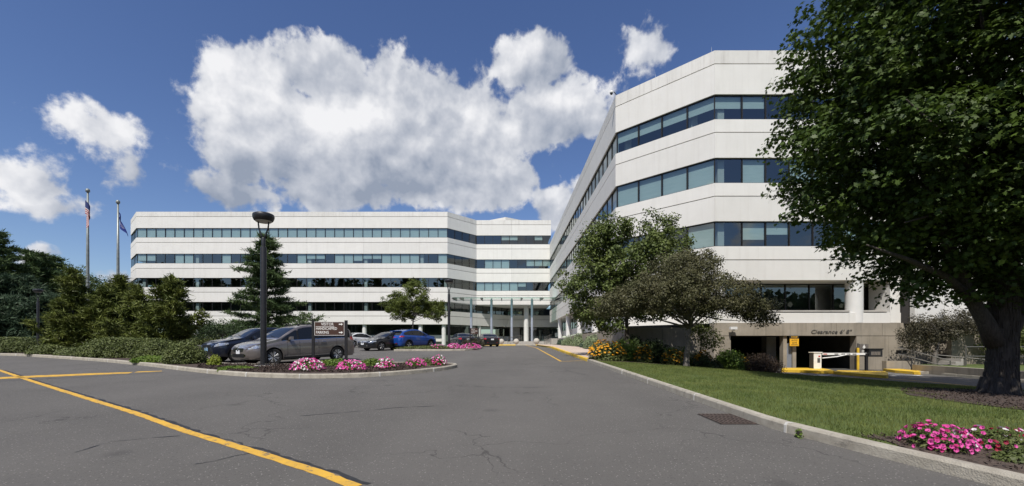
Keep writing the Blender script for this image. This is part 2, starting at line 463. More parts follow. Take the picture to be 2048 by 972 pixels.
class MB:
    def __init__(s): s.v, s.f, s.mi = [], [], []

    def add(s, vs, fs, mi=0):
        b = len(s.v); s.v += [tuple(p) for p in vs]; s.f += [tuple(i + b for i in f) for f in fs]; s.mi += [mi] * len(fs)
        return s

    def box(s, x0, x1, y0, y1, z0, z1, mi=0):
        return s.add([(x0, y0, z0), (x1, y0, z0), (x1, y1, z0), (x0, y1, z0), (x0, y0, z1), (x1, y0, z1), (x1, y1, z1), (x0, y1, z1)],
                     [(0, 3, 2, 1), (4, 5, 6, 7), (0, 1, 5, 4), (1, 2, 6, 5), (2, 3, 7, 6), (3, 0, 4, 7)], mi)

    def prism(s, poly, z0, z1, mi=0):
        n = len(poly)
        zz0 = z0 if isinstance(z0, (list, tuple)) else [z0] * n
        zz1 = z1 if isinstance(z1, (list, tuple)) else [z1] * n
        a = sum(poly[i][0] * poly[(i + 1) % n][1] - poly[(i + 1) % n][0] * poly[i][1] for i in range(n))
        if a < 0: poly = poly[::-1]; zz0 = zz0[::-1]; zz1 = zz1[::-1]
        vs = [(p[0], p[1], z) for p, z in zip(poly, zz0)] + [(p[0], p[1], z) for p, z in zip(poly, zz1)]
        fs = [tuple(range(n - 1, -1, -1)), tuple(range(n, 2 * n))] + [(i, (i + 1) % n, (i + 1) % n + n, i + n) for i in range(n)]
        return s.add(vs, fs, mi)

    def tube(s, pts, rads, n=8, mi=0, caps=True):
        pts = [Vector(p) for p in pts]
        if not isinstance(rads, (list, tuple)): rads = [rads] * len(pts)
        rings = []; ref = None
        for i, p in enumerate(pts):
            d = (pts[min(i + 1, len(pts) - 1)] - pts[max(i - 1, 0)]).normalized()
            if ref is None:
                ref = d.orthogonal().normalized()
            ref = (ref - d * ref.dot(d))
            ref = ref.normalized() if ref.length > 1e-5 else d.orthogonal().normalized()
            b = d.cross(ref)
            rings.append([p + (ref * math.cos(2 * math.pi * k / n) + b * math.sin(2 * math.pi * k / n)) * rads[i] for k in range(n)])
        vs = [v for r in rings for v in r]; fs = []
        for i in range(len(rings) - 1):
            for k in range(n):
                fs.append((i * n + k, i * n + (k + 1) % n, (i + 1) * n + (k + 1) % n, (i + 1) * n + k))
        if caps:
            fs.append(tuple(range(n - 1, -1, -1))); fs.append(tuple((len(rings) - 1) * n + k for k in range(n)))
        return s.add(vs, fs, mi)

    def lathe(s, prof, n=20, cx=0, cy=0, mi=0, axis='z'):
        vs = []; fs = []
        for (r, z) in prof:
            for k in range(n):
                a = 2 * math.pi * k / n
                if axis == 'z': vs.append((cx + r * math.cos(a), cy + r * math.sin(a), z))
                else: vs.append((cx + r * math.cos(a), z + cy, r * math.sin(a)))
        for i in range(len(prof) - 1):
            for k in range(n):
                q = (i * n + k, i * n + (k + 1) % n, (i + 1) * n + (k + 1) % n, (i + 1) * n + k)
                fs.append(q if axis == 'z' else q[::-1])
        a, b = tuple(range(n - 1, -1, -1)), tuple((len(prof) - 1) * n + k for k in range(n))
        fs.append(a if axis == 'z' else a[::-1]); fs.append(b if axis == 'z' else b[::-1])
        return s.add(vs, fs, mi)

    def mesh(s, name, mats, smooth=False, angle=None):
        me = bpy.data.meshes.new(name)
        me.from_pydata(s.v, [], s.f)
        for m in (mats if isinstance(mats, (list, tuple)) else [mats]): me.materials.append(MAT[m])
        if any(s.mi): me.polygons.foreach_set('material_index', s.mi)
        if smooth or angle:
            me.polygons.foreach_set('use_smooth', [True] * len(me.polygons))
            if angle: me.set_sharp_from_angle(angle=R(angle))
        me.update()
        return me

    def build(s, name, mats, parent=None, smooth=False, angle=None, loc=None, rot=None):
        return mesh_obj(name, s.mesh(name, mats, smooth, angle), parent, loc, rot)


def text_mesh(name, body, size, m, parent, loc, rot, extrude=0.004, shear=0.0, xscale=1.0, align='CENTER'):
    c = bpy.data.curves.new(name, 'FONT'); c.body = body; c.size = size; c.extrude = extrude; c.shear = shear
    c.align_x = align; c.align_y = 'CENTER'; c.resolution_u = 2; c.offset = size * 0.004
    t = bpy.data.objects.new(name, c)
    me = bpy.data.meshes.new_from_object(t)
    bpy.data.objects.remove(t)
    me.materials.clear(); me.materials.append(MAT[m])
    o = mesh_obj(name, me, parent, loc, rot); o.scale = (xscale, 1, 1)
    return o


# ------------------------------------------------------------------ the lie of the land
def rz(Y):
    if Y <= 38: return -1.45 + 0.031 * Y
    if Y <= 66: return -0.272 + 0.272 * (Y - 38) / 28
    return 0.0


def gp(px, py):
    """point of the drive's surface seen at a photo pixel"""
    k = (py - 690) / 865
    Y = 1.45 / (k + 0.031)
    if Y > 38:
        Y = 0.641 / (k + 0.0097) if k + 0.0097 > 0 else 66
        Y = max(38, min(66, Y))
    return ((px - 1010) * Y / 865, Y)


KX = 3.98       # face of the kerb on the right of the drive


def kerb_x(Y):
    return KX if Y > 6.5 else KX + 0.32 * max(0, (6.5 - Y)) ** 1.25 * 0.62


def lane_x(Y):
    pts = [(-10, 22.0), (5, 20.0), (10, 18.3), (15.4, 16.7), (17.3, 15.8), (19.4, 15.4), (22, 14.0), (26, 13.4)]
    for (a, xa), (b, xb) in zip(pts, pts[1:]):
        if Y <= b: return xa + (xb - xa) * max(0, (Y - a)) / (b - a)
    return 13.4


def lawn_z(X, Y):
    k0 = kerb_x(Y) + 0.15
    t = max(0.0, min(1.0, (X - k0) / (lane_x(Y) - k0)))
    z0 = rz(Y) + 0.125
    return z0 + (-1.49 - z0) * (t * 0.75 + 0.25 * t * t * (3 - 2 * t))


def grid_mesh(name, xs_of, ys, nx, zf, m, kind='structure', label=None):
    """sheet between x limits given per row"""
    vs = []; fs = []
    for Y in ys:
        a, b = xs_of(Y)
        for i in range(nx + 1):
            X = a + (b - a) * i / nx
            vs.append((X, Y, zf(X, Y)))
    for j in range(len(ys) - 1):
        for i in range(nx):
            q = j * (nx + 1) + i
            fs.append((q, q + 1, q + nx + 2, q + nx + 1))
    mb = MB().add(vs, fs)
    o = mb.build(name, m, smooth=True)
    o['kind'] = kind
    if label: o['label'] = label
    return o


def frange(a, b, n): return [a + (b - a) * i / n for i in range(n + 1)]


# base ground reaching the horizon, a hand's breadth below every paved sheet
def base_z(X, Y):
    z = rz(max(Y, -14)) - 0.12
    if Y > 0 and X > 3.5 and Y < 32: z = min(z, -1.66)
    if X > 3.5 and Y <= 0: z = min(z, -1.7)
    if X < -62 or Y > 90: z = min(z + 0.0, z)
    return z


xs = [-1500, -600, -250, -120, -90, -70, -62, -45, -30, -15, -5, 3.2, 3.9, 8, 14, 18, 22, 22.6, 30, 45, 80, 200, 600, 1500]
ys = [-1200, -400, -120, -60, -30, -14, 0, 2, 5, 8, 12, 16, 20, 24, 26, 26.6, 30, 32, 32.6, 38, 45, 52, 60, 66, 72, 95, 160, 400, 1200, 2500]
vs = [(x, y, base_z(x, y)) for y in ys for x in xs]
n = len(xs)
MB().add(vs, [(j * n + i, j * n + i + 1, (j + 1) * n + i + 1, (j + 1) * n + i) for j in range(len(ys) - 1) for i in range(n - 1)]).build('ground', 'far_grass')['kind'] = 'structure'

road = grid_mesh('road', lambda Y: (-95.0, kerb_x(Y)), frange(-14, 8, 44) + frange(8.5, 38, 30) + frange(39, 66, 14), 30, lambda X, Y: rz(Y), 'asphalt')


def strip(name, pts, width, m, lift=0.004, parent=None, ragged=0.0, zf=None, kind='structure', step=0.12):
    """painted or tarred strip along a polyline on the drive; widths may vary per point"""
    P = []
    if not isinstance(width, (list, tuple)): width = [width] * len(pts)
    for i in range(len(pts) - 1):
        a, b = Vector(pts[i]), Vector(pts[i + 1]); nseg = max(1, int((b - a).length / step))
        for k in range(nseg): P.append((a.lerp(b, k / nseg), width[i] + (width[i + 1] - width[i]) * k / nseg))
    P.append((Vector(pts[-1]), width[-1]))
    vs = []; fs = []
    for i, (p, w) in enumerate(P):
        d = (P[min(i + 1, len(P) - 1)][0] - P[max(0, i - 1)][0]).normalized(); nrm = Vector((-d.y, d.x))
        j1, j2 = random.uniform(-ragged, ragged), random.uniform(-ragged, ragged)
        for q in (p + nrm * (w / 2 + j1), p - nrm * (w / 2 + j2)):
            z = (zf(q.x, q.y) if zf else rz(q.y)) + lift
            vs.append((q.x, q.y, z))
    for i in range(len(P) - 1): fs.append((2 * i, 2 * i + 1, 2 * i + 3, 2 * i + 2))
    o = MB().add(vs, fs).build(name, m, parent)
    if kind: o['kind'] = kind
    return o


line_px = [(-60, 723), (0, 741), (54, 759), (120, 780), (188, 801), (279, 829), (376, 864), (510, 904), (644, 947), (712, 974)]
line_w = [gp(x, y) for x, y in line_px]
strip('painted_line', line_w, 0.125, 'yellow_paint', ragged=0.008)
tar = [(p[0] + 0.085, p[1] + 0.06) for p in line_w]
random.seed(3)
for (a, b, w) in [(1, 4, .05), (4, 6, .065), (6, 7, .03), (7, 9, .05)]:
    strip('crack_seal', tar[a:b + 1], w, 'tar', lift=0.003, ragged=0.03)
# the two worn stop lines at the left
strip('painted_line', [gp(-40, 758), gp(60, 753.5), gp(180, 748.5), gp(262, 745.5)], [.80, .85, .78, .55], 'yellow_paint', ragged=0.05)
strip('painted_line', [gp(272, 744.2), gp(300, 743.2), gp(324, 742.2)], [.45, .38, .20], 'yellow_paint', ragged=0.05)
strip('crack_seal', [gp(-40, 765), gp(50, 759.5), gp(160, 754.6), gp(260, 748.8), gp(330, 744.4)], [.07, .07, .05, .06, .05], 'tar', lift=0.003, ragged=0.025)
# single cracks
for pts, w in [([(390, 928), (430, 922), (470, 912), (512, 905)], .016), ([(150, 905), (220, 884), (300, 876), (360, 872)], .009),
               ([(600, 832), (700, 824), (800, 815), (870, 812)], .016), ([(1130, 740), (1180, 752), (1260, 760)], .02),
               ([(930, 772), (1010, 776), (1100, 774)], .018), ([(640, 756), (760, 762), (840, 757)], .02)]:
    strip('crack', [gp(*p) for p in pts], w, 'tar', lift=0.0035, ragged=0.02)
# no-parking box along the right kerb
strip('painted_line', [(2.72, 21.0), (2.80, 40), (2.9, 60)], .11, 'yellow_paint', ragged=0.004, step=.6)
strip('painted_line', [(2.78, 21.0), (3.9, 21.6)], .10, 'yellow_paint', ragged=0.004)
# drain
dr = thing('storm_drain', 'rusty iron storm drain grate set in the asphalt against the right kerb', 'drain grate', (3.66, 7.15, rz(7.15) + 0.004))
d = MB()
d.box(-.30, .30, -.42, .42, -.03, .002)
d.build('grate_frame', 'joint', dr, rot=(R(1.78), 0, 0))
d = MB()
for i in range(9): d.box(-.285 + i * .066, -.255 + i * .066, -.40, .40, .004, .016)
for j in range(6): d.box(-.285, .27, -.40 + j * .154, -.37 + j * .154, .003, .013)
mat('rust', (0.05, 0.036, 0.030), (0.085, 0.06, 0.05), scale=12, rough=0.8)
d.build('grate', 'rust', dr, rot=(R(1.78), 0, 0))


# ------------------------------------------------------------------ kerbs: one stone after another
def kerb(name, label, path, zf, seg=2.6, w=0.15, h=0.14, inside=1, mfun=None, gap=0.012, mortar=False):
    """path = face line; the stone's body lies on its `inside` (+1 = to the left of the walking direction)"""
    root = thing(name, label, None); root['kind'] = 'structure'
    pts = [Vector(p) for p in path]
    # resample
    L = [0.0]
    for a, b in zip(pts, pts[1:]): L.append(L[-1] + (b - a).length)

    def at(s):
        s = max(0, min(L[-1], s))
        for i in range(len(L) - 1):
            if s <= L[i + 1] or i == len(L) - 2:
                t = (s - L[i]) / max(1e-6, L[i + 1] - L[i]); return pts[i].lerp(pts[i + 1], t)

    def nrm(s):
        d = (at(s + 0.15) - at(s - 0.15)).normalized(); return Vector((-d.y, d.x)) * inside
    s = 0.0; k = 0
    while s < L[-1] - 0.05:
        e = min(L[-1], s + seg * random.uniform(0.85, 1.15))
        nn = max(1, int((e - s) / 0.5)); vs = []; fs = []
        dz = random.uniform(-.004, .004); dn = random.uniform(-.004, .004)
        for i in range(nn + 1):
            q = s + gap / 2 + (e - s - gap) * i / nn
            p, n_ = at(q), nrm(q); z = zf(p.x, p.y)
            prof = [(0.0, -.10), (0.012, h - .03), (0.035, h), (w, h), (w, -.10)]
            for (o, zz) in prof:
                v = p + n_ * (o + dn); vs.append((v.x, v.y, z + zz + dz))
        m = 5
        for i in range(nn):
            for j in range(m):
                q = (i * m + j, i * m + (j + 1) % m, (i + 1) * m + (j + 1) % m, (i + 1) * m + j)
                fs.append(q if inside > 0 else q[::-1])
        a, b = tuple(range(m)), tuple(nn * m + j for j in range(m))
        fs.append(a[::-1] if inside > 0 else a); fs.append(b if inside > 0 else b[::-1])
        mid = at((s + e) / 2)
        MB().add(vs, fs).build('kerb_stone', mfun(mid) if mfun else 'kerb_stone', root)
        if mortar and e < L[-1] - .1:
            n_ = nrm(e); d_ = Vector((n_.y, -n_.x)) * inside; p = at(e); z = zf(p.x, p.y); mv = []
            jw = random.uniform(.012, .03)
            for q in (p - d_ * jw, p + d_ * jw):
                for (o, zz) in [(-.006, -.08), (.004, h - .032), (.031, h + .003), (w * .9, h + .003), (w * .9, -.08)]:
                    v = q + n_ * o; mv.append((v.x, v.y, z + zz))
            MB().add(mv, [(0, 1, 2, 3, 4), (9, 8, 7, 6, 5)] + [(j, j + 5, (j + 1) % 5 + 5, (j + 1) % 5) for j in range(5)]).build('mortar_joint', 'kerb_mortar', root)
        s = e; k += 1
    return root


right_path = [(kerb_x(Y), Y) for Y in frange(1.2, 6.5, 12)] + [(KX, 10), (KX, 20), (4.02, 30), (4.15, 45), (4.3, 59)]
random.seed(21)
kerb('kerb', 'long concrete kerb along the right side of the drive, painted yellow further on', right_path, lambda x, y: rz(y), inside=-1, seg=2.9, mortar=True,
     mfun=lambda p: 'kerb_yellow' if p.y > 21.5 else 'kerb_stone')
# mortar smears at the near joints
for Y in (4.05, 6.95, 9.6):
    pass

isl_front = [gp(x, y) for x, y in [(-60, 709), (0, 711), (50, 712.5), (100, 716), (150, 719.5), (200, 723), (250, 728), (300, 733), (350, 739.5), (400, 745.5), (450, 750.5), (500, 754), (550, 756),
                                   (600, 757), (650, 757), (700, 756), (750, 753.5), (800, 750), (840, 746.5), (880, 742), (903, 738.5), (915, 735)]]
tip = isl_front[-1]
isl_back = [(tip[0] - .02, tip[1] + .35), (tip[0] - .25, tip[1] + .7), (-3.0, 18.75), (-5.0, 18.75), (-7.0, 18.3), (-9.0, 17.75), (-11.0, 17.8), (-13.0, 19.0), (-14.6, 21.0), (-16.0, 27.0), (-18, 36.0),
            (-40, 37.5), (-62, 37.5), (-70, 30)]
kerb('kerb', 'concrete kerb sweeping round the front of the planted island', isl_front, lambda x, y: rz(y), inside=1, seg=2.4, mortar=True)
kerb('kerb', 'concrete kerb along the back of the planted island beside the parked cars', [tip] + isl_back[:11], lambda x, y: rz(y), inside=1, seg=2.4)

isl2_front = [(-8.2, 31.9), (-7.4, 32.1), (-6.0, 32.15), (-4.2, 32.3), (-3.0, 32.7), (-2.3, 34.0), (-2.0, 36.0), (-1.95, 38.0)]
isl2_back = [(-2.2, 39.4), (-3.0, 40.2), (-4.2, 39.8), (-5.4, 38.2), (-6.6, 35.6), (-8.2, 32.6)]
kerb('kerb', 'pale kerb round the tip of the far island beside the blue car', isl2_front, lambda x, y: rz(y), inside=1, seg=2.4)
kerb('kerb', 'kerb along the back of the far island', [isl2_front[-1]] + isl2_back, lambda x, y: rz(y), inside=1, seg=2.4)


def poly_sheet(name, poly, lift, m, zf=lambda x, y: rz(y), kind='structure', inset=0.10, label=None):
    P = [Vector((p[0], p[1], 0)) for p in poly]
    n = len(P); Q = []
    area = sum(P[i].x * P[(i + 1) % n].y - P[(i + 1) % n].x * P[i].y for i in range(n))
    sg = 1 if area > 0 else -1
    for i in range(n):
        d = (P[(i + 1) % n] - P[i - 1]).normalized()
        Q.append(P[i] + Vector((-d.y, d.x, 0)) * inset * sg)
    tris = tessellate_polygon([Q])
    vs = [(q.x, q.y, zf(q.x, q.y) + lift) for q in Q]
    fs = []
    for t in tris:
        a, b, c = [Vector(vs[i]) for i in t]
        fs.append(tuple(t) if (b - a).cross(c - a).z > 0 else tuple(t)[::-1])
    o = MB().add(vs, fs).build(name, m); o['kind'] = kind
    if label: o['label'] = label
    return o


poly_sheet('planting_bed', isl_front + isl_back, 0.115, 'mulch')
poly_sheet('planting_bed', isl2_front + isl2_back, 0.115, 'soil')

# lawn on the right, falling away to the garage lane
lawn = grid_mesh('lawn', lambda Y: (kerb_x(Y) + .14, lane_x(Y)), frange(-6, 22.0, 40), 24, lawn_z, 'grass_ground')
grid_mesh('planting_bed', lambda Y: (6.35, 14.4), frange(22.0, 31, 12), 12, lambda X, Y: lawn_z(X, Y) + 0.0, 'mulch')
grid_mesh('planting_bed', lambda Y: (kerb_x(Y) + .14, 14.2 - (Y - 22) * .2), [19.7, 20.3, 21, 21.6, 22.03], 12, lambda X, Y: lawn_z(X, Y) + 0.012, 'mulch')
# garage lane
MB().prism([(10, 29.5), (12.6, 24.4), (14.0, 22.0), (15.4, 19.4), (15.8, 17.3), (16.7, 15.4), (18.3, 10), (20, 5), (22, -10), (30, -10), (25, 5), (22, 12), (20.6, 16.8), (21, 19.1), (22, 22.8), (24.5, 25.4), (24.5, 29.5)], -1.9, -1.50).build('garage_lane', 'asphalt')['kind'] = 'structure'
# walk between kerb and building
grid_mesh('sidewalk', lambda Y: (kerb_x(Y) + .13, 6.4), frange(21.8, 59, 24), 3, lambda X, Y: rz(Y) + .130, 'sidewalk')
grid_mesh('planting_bed', lambda Y: (6.35, 7.05), frange(22.0, 59, 24), 2, lambda X, Y: rz(Y) + .16, 'mulch')

# ================================================================== the office building
def offset_path(path, t):
    """inner line of an outward-facing wall (outward = right of the walking direction)"""
    P = [Vector(p) for p in path]; out = []
    for i, p in enumerate(P):
        ns = []
        if i > 0: d = (p - P[i - 1]).normalized(); ns.append(Vector((d.y, -d.x)))
        if i < len(P) - 1: d = (P[i + 1] - p).normalized(); ns.append(Vector((d.y, -d.x)))
        if len(ns) == 2:
            m = (ns[0] + ns[1]); m = m / m.dot(ns[0])
        else: m = ns[0]
        out.append(p - m * t)
    return out


def wall_band(root, path, breaks, z0, z1, m='panel_white', t=0.28, name='wall_panel', gap=0.018, proud=0.0):
    """precast panels along the path; breaks[i] = fractions of segment i where a vertical joint runs"""
    P = [Vector(p) for p in offset_path(path, -proud)]; Q = offset_path(path, t)
    for i in range(len(P) - 1):
        a, b = P[i], P[i + 1]; L = (b - a).length; d = (b - a) / L; nrm = Vector((-d.y, d.x))
        fr = [0.0] + list(breaks[i]) + [1.0]
        for k in range(len(fr) - 1):
            g = gap / 2
            o0 = a + d * (fr[k] * L + (g if fr[k] > 0 else 0.002)); o1 = a + d * (fr[k + 1] * L - (g if fr[k + 1] < 1 else 0.002))
            i0 = o0 + nrm * (t + proud) if fr[k] > 0 else Q[i] + d * 0.002
            i1 = o1 + nrm * (t + proud) if fr[k + 1] < 1 else Q[i + 1] - d * 0.002
            MB().prism([o0[:], o1[:], i1[:], i0[:]], z0, z1).build(name, m, root)


WIN = {}


def win_meshes(w, h):
    key = (round(w, 2), round(h, 2))
    if key not in WIN:
        w, h = key; f = 0.035
        fm = MB().box(-w / 2, -w / 2 + f, 0, .10, 0, h).box(w / 2 - f, w / 2, 0, .10, 0, h)
        fm.box(-w / 2 + f, w / 2 - f, 0.002, .098, 0, f + .01).box(-w / 2 + f, w / 2 - f, 0.002, .098, h - f - .01, h)
        pm = MB().box(-w / 2 + f, w / 2 - f, .045, .055, f + .01, h - f - .01)
        # single face pane: looks the same from both sides
        pm = MB().add([(-w / 2 + f, .05, f + .01), (w / 2 - f, .05, f + .01), (w / 2 - f, .05, h - f - .01), (-w / 2 + f, .05, h - f - .01)], [(0, 1, 2, 3)])
        bl = {}
        for q in (1.0, 0.5, 0.72, 0.35):
            bl[q] = MB().box(-w / 2 + f + .01, w / 2 - f - .01, .14, .15, h - f - .02 - (h - 2 * f - .04) * q, h - f - .02).mesh('blind', 'blind_fabric')
        WIN[key] = (fm.mesh('window', 'bronze_frame'), pm.mesh('pane', 'window_glass'), bl)
    return WIN[key]


def window_row(root, path, counts, z0, z1, recess=0.09, blinds=None, wrng=random, firsts=None):
    """windows between two bands; blinds(seg, i, n) -> fraction drawn or None"""
    P = offset_path(path, recess)
    for i in range(len(P) - 1):
        n = counts[i]
        if not n: continue
        a, b = P[i], P[i + 1]; L = (b - a).length; d = (b - a) / L
        ang = math.atan2(d.y, d.x)
        ws = [L / n] * n
        if firsts and firsts[i]:
            f0 = firsts[i]; ws = [f0] + [(L - f0) / (n - 1)] * (n - 1)
        s = 0
        for k in range(n):
            w = ws[k]; c = a + d * (s + w / 2); s += w
            fm, pm, bl = win_meshes(w - 0.004, z1 - z0 - 0.006)
            win = mesh_obj('window', fm, root, (c.x, c.y, z0 + 0.003), (0, 0, ang))
            p = mesh_obj('pane', pm, win)
            p.rotation_euler = (wrng.gauss(0, .0035), 0, wrng.gauss(0, .0035))
            q = blinds(i, k, n) if blinds else None
            if q: mesh_obj('blind', bl[q], win)


def slab(root, poly, z0, z1, name='floor_slab', m='joint'):
    MB().prism([tuple(p) for p in poly], z0, z1).build(name, m, root)


def bay_breaks(path, xs):
    out = []
    for a, b in zip(path, path[1:]):
        fr = []
        if abs(a[1] - b[1]) < 1e-6:
            fr = sorted((x - a[0]) / (b[0] - a[0]) for x in xs if min(a[0], b[0]) + .3 < x < max(a[0], b[0]) - .3)
        out.append(fr)
    return out


wr = random.Random(5)
# ------------------------------------------------ long wing across the background
bw = thing('office_building', 'long white five-storey office wing with ribbon windows across the background, behind the parked cars', 'office building', (-20, 80, 0))
bw.location = (0, 0, 0)
G0, G1, G2, C_, D_, E_, D2 = (-67.0, 97.0), (-67.0, 77.4), (-61.9, 72.6), (-9.65, 72.6), (-5.1, 77.5), (8.25, 77.5), (0.57, 83.6)
up = [G0, G1, G2, C_, D_, E_]
lo = [G0, G1, G2, C_, D2, (11.0, 83.6)]
bx = [-14.3 - 9.48 * k for k in range(5)] + [1.2]
bu, bl_ = bay_breaks(up, bx), bay_breaks(lo, bx)
bl_[3] = [0.45]
bl_[4] = [0.4]
bands_up = [(22.37, 21.56, 19.64), (18.04, 17.22, 15.33), (13.70, 12.87, 11.28), (9.70, 8.87, 7.24)]
for (a, b, c) in bands_up:
    m1 = 'parapet_white' if a > 20 else 'panel_white'
    wall_band(bw, up, bu, b + .035, a, m1, name='parapet_panel' if a > 20 else 'wall_panel')
    wall_band(bw, up, bu, c, b - .035)
    inn = offset_path(up, .27)
    slab(bw, [tuple(p) for p in inn] + [(8.3, 97), (-66.7, 97)], c + .03, a - .06 if a < 20 else a - .5)
a, b, c = (5.70, 4.87, 3.47)
wall_band(bw, lo, bl_, b + .035, a); wall_band(bw, lo, bl_, c, b - .035)
inn = offset_path(lo, .27)
slab(bw, [tuple(p) for p in inn] + [(11.0, 97), (-66.7, 97)], c + .03, a - .06, m='terrace')
# soffit where the upper storeys oversail the entrance
MB().prism([(-9.5, 72.95), (-5.3, 77.35), (-5.05, 77.75), (8.0, 77.75), (8.0, 83.9), (.5, 83.9)], 7.10, 7.235).build('soffit', 'panel_white', bw)

r2 = [.5, 1, 1, None, None, 1.0, 1.0, None, None, .72, None, None, None, None, None, None, None, None, .72, .5, .5, None, 1.0, 1.0, .72, 1.0, .5, .5, .35, .35, 1.0, 1.0, None]


def bl1(i, k, n): return 1.0 if i <= 2 or (i == 4 and False) else (None if wr.random() < .9 else .5)
def bl2(i, k, n):
    if i == 2: return ([.72, .72, None, None, 1, 1, None, None, None, 1, None, None, None, None, None, None, None, 1, .5, .5, None, 1, 1, .72, .5, .5, 1, 1, 1, 1, None, None, 1])[k]
    if i == 4: return ([None, 1, 1, 1, None, None, .72, .72, .72])[k % 9]
    return None
def bl3(i, k, n):
    if i == 4: return ([1, 1, 1, 1, 1, .5, None, None, None])[k % 9]
    return None


window_row(bw, up, [0, 4, 33, 4, 9], 18.04, 19.64, blinds=bl1, wrng=wr)
window_row(bw, up, [0, 4, 33, 4, 9], 13.70, 15.33, blinds=bl2, wrng=wr)
window_row(bw, up, [0, 4, 33, 4, 9], 9.70, 11.28, blinds=bl3, wrng=wr)
window_row(bw, lo, [0, 4, 33, 9, 7], 5.70, 7.24, blinds=lambda i, k, n: None, wrng=wr)
# interior: a wall 4 m behind the glass, columns just behind it
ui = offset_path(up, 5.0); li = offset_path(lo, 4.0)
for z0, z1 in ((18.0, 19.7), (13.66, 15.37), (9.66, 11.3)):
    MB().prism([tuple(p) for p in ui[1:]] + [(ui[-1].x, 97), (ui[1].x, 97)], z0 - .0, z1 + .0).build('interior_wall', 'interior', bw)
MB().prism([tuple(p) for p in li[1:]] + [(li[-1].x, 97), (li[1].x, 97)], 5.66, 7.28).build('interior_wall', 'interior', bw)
for z0, z1 in ((9.66, 11.3), (5.66, 7.28), (13.66, 15.37)):
    for x in bx[:5] + [-10.3, -61.2]:
        MB().box(x + .05, x + .55, 73.0, 73.5, z0, z1).build('interior_column', 'interior_white', bw)
# ground floor: dark glazing set back behind round white columns, white plinth under it
gf = offset_path(lo, 1.5)
gfp = [tuple(p) for p in gf]
window_row(bw, gfp, [0, 2, 17, 4, 0], 1.70, 3.46, recess=0.0, wrng=wr)
wall_band(bw, gfp, [[], [], [.33, .66], [], []], 0.6, 1.69, name='plinth_panel')
slab(bw, [tuple(p) for p in offset_path(gfp, .3)] + [(9.5, 97), (-64, 97)], -0.5, 1.6, name='floor_slab', m='terrace')
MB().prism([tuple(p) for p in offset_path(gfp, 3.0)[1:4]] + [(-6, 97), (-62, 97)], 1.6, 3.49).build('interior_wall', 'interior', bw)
for x in bx[:5] + [-10.35, -61.0]:
    MB().lathe([(.37, -.3), (.37, 3.47)], 20, x, 73.25).build('column', 'column_white', bw, angle=40)
for t_ in (0.47,):
    MB().lathe([(.37, .3), (.37, 3.47)], 20, C_[0] + (D2[0] - C_[0]) * t_ + .1, C_[1] + (D2[1] - C_[1]) * t_ + .75).build('column', 'column_white', bw, angle=40)
# recessed entrance: doors and tan wall behind the canopy
for (x0, x1, z0, z1, m_) in [(.9, 2.9, .55, 3.46, 'terrace'), (4.3, 4.9, .55, 3.46, 'terrace')]:
    MB().box(x0, x1, 84.6, 84.9, z0, z1).build('entrance_wall', m_, bw)
for k in range(2):
    e = MB().box(-.55, .55, 0, .06, 0, .08).box(-.55, .55, 0, .06, 2.4, 2.5).box(-.55, -.47, 0, .06, .08, 2.4).box(.47, .55, 0, .06, .08, 2.4)
    dd = e.build('door', 'bronze_frame', bw, loc=(3.1 + .55 + k * 3.4, 84.65, .56))
    MB().box(-.47, .47, .02, .03, .08, 2.4).build('pane', 'window_glass', dd)
    MB().tube([(.36, -.05, .8), (.36, -.05, 1.5)], .02, 6).build('handle', 'steel', dd)
for x in (5.6, 8.2, 9.5):
    fm, pm, bl = win_meshes(1.25, 2.85)
    w_ = mesh_obj('window', fm, bw, (x, 84.65, .58)); mesh_obj('pane', pm, w_)
MB().box(-2, 11, 90, 90.2, .5, 3.4).build('interior_wall', 'interior', bw)
# roof sheets and plant room
slab(bw, [tuple(p) for p in offset_path(up, .3)] + [(8.2, 96.9), (-66.6, 96.9)], 21.7, 21.88, name='roof', m='roof_gravel')
MB().prism([(-5.4, 92), (.1, 88.4), (5.6, 92), (0, 96)], 21.9, 26.15).build('plant_room', 'panel_white', bw)
# dark recess column by the entrance
MB().lathe([(.45, .55), (.45, 7.2)], 20, 3.9, 79.5).build('column', 'column_white', bw, angle=40)

# ------------------------------------------------ near wing with the chamfered corner
nw = thing('office_building', 'near white office wing with a chamfered corner standing over the concrete garage entrance', 'office building')
EE, B_, A_, F_ = (8.0, 77.3), (8.0, 31.3), (12.85, 26.5), (26.2, 26.5)
wp = [EE, B_, A_, F_]
wb = [[1 / 5, 2 / 5, 3 / 5, 4 / 5], [], [8.85 / 13.35]]
wbands = [(18.05, 17.23, 15.37), (13.83, 13.03, 11.48), (9.93, 9.12, 7.59), (6.05, 5.22, 3.98)]
for (a, b, c) in wbands:
    m1 = 'parapet_white' if a > 15 else 'panel_white'
    wall_band(nw, wp, wb, b + .027, a, m1, name='parapet_panel' if a > 15 else 'wall_panel')
    wall_band(nw, wp, wb, c, b - .027)
    inn = offset_path(wp, .27)
    slab(nw, [tuple(p) for p in inn] + [(26.2, 77.3)], c + (.10 if c < 5 else .03), a - .06 if a < 15 else a - .5, m='joint' if c > 5 else 'terrace')
# rake the soffit with a pale underside
MB().prism([tuple(p) for p in offset_path(wp, .29)] + [(26.1, 77.2)], 4.0, 4.07).build('soffit', 'panel_white', nw)


def wbl1(i, k, n): return .5 if i == 2 and k < 2 or i == 1 else (None if i == 2 else (1.0 if k % 3 else .72))
def wbl2(i, k, n): return 1.0 if i == 1 or (i == 2 and k in (1, 3, 4, 6)) else (None if i == 2 else 1.0)
def wbl3(i, k, n): return ([None, .72, .5, None, None, 1, None, None, None])[k % 9] if i == 2 else (1.0 if i == 1 and k % 2 else (None if i else (1.0 if k % 2 else .5)))


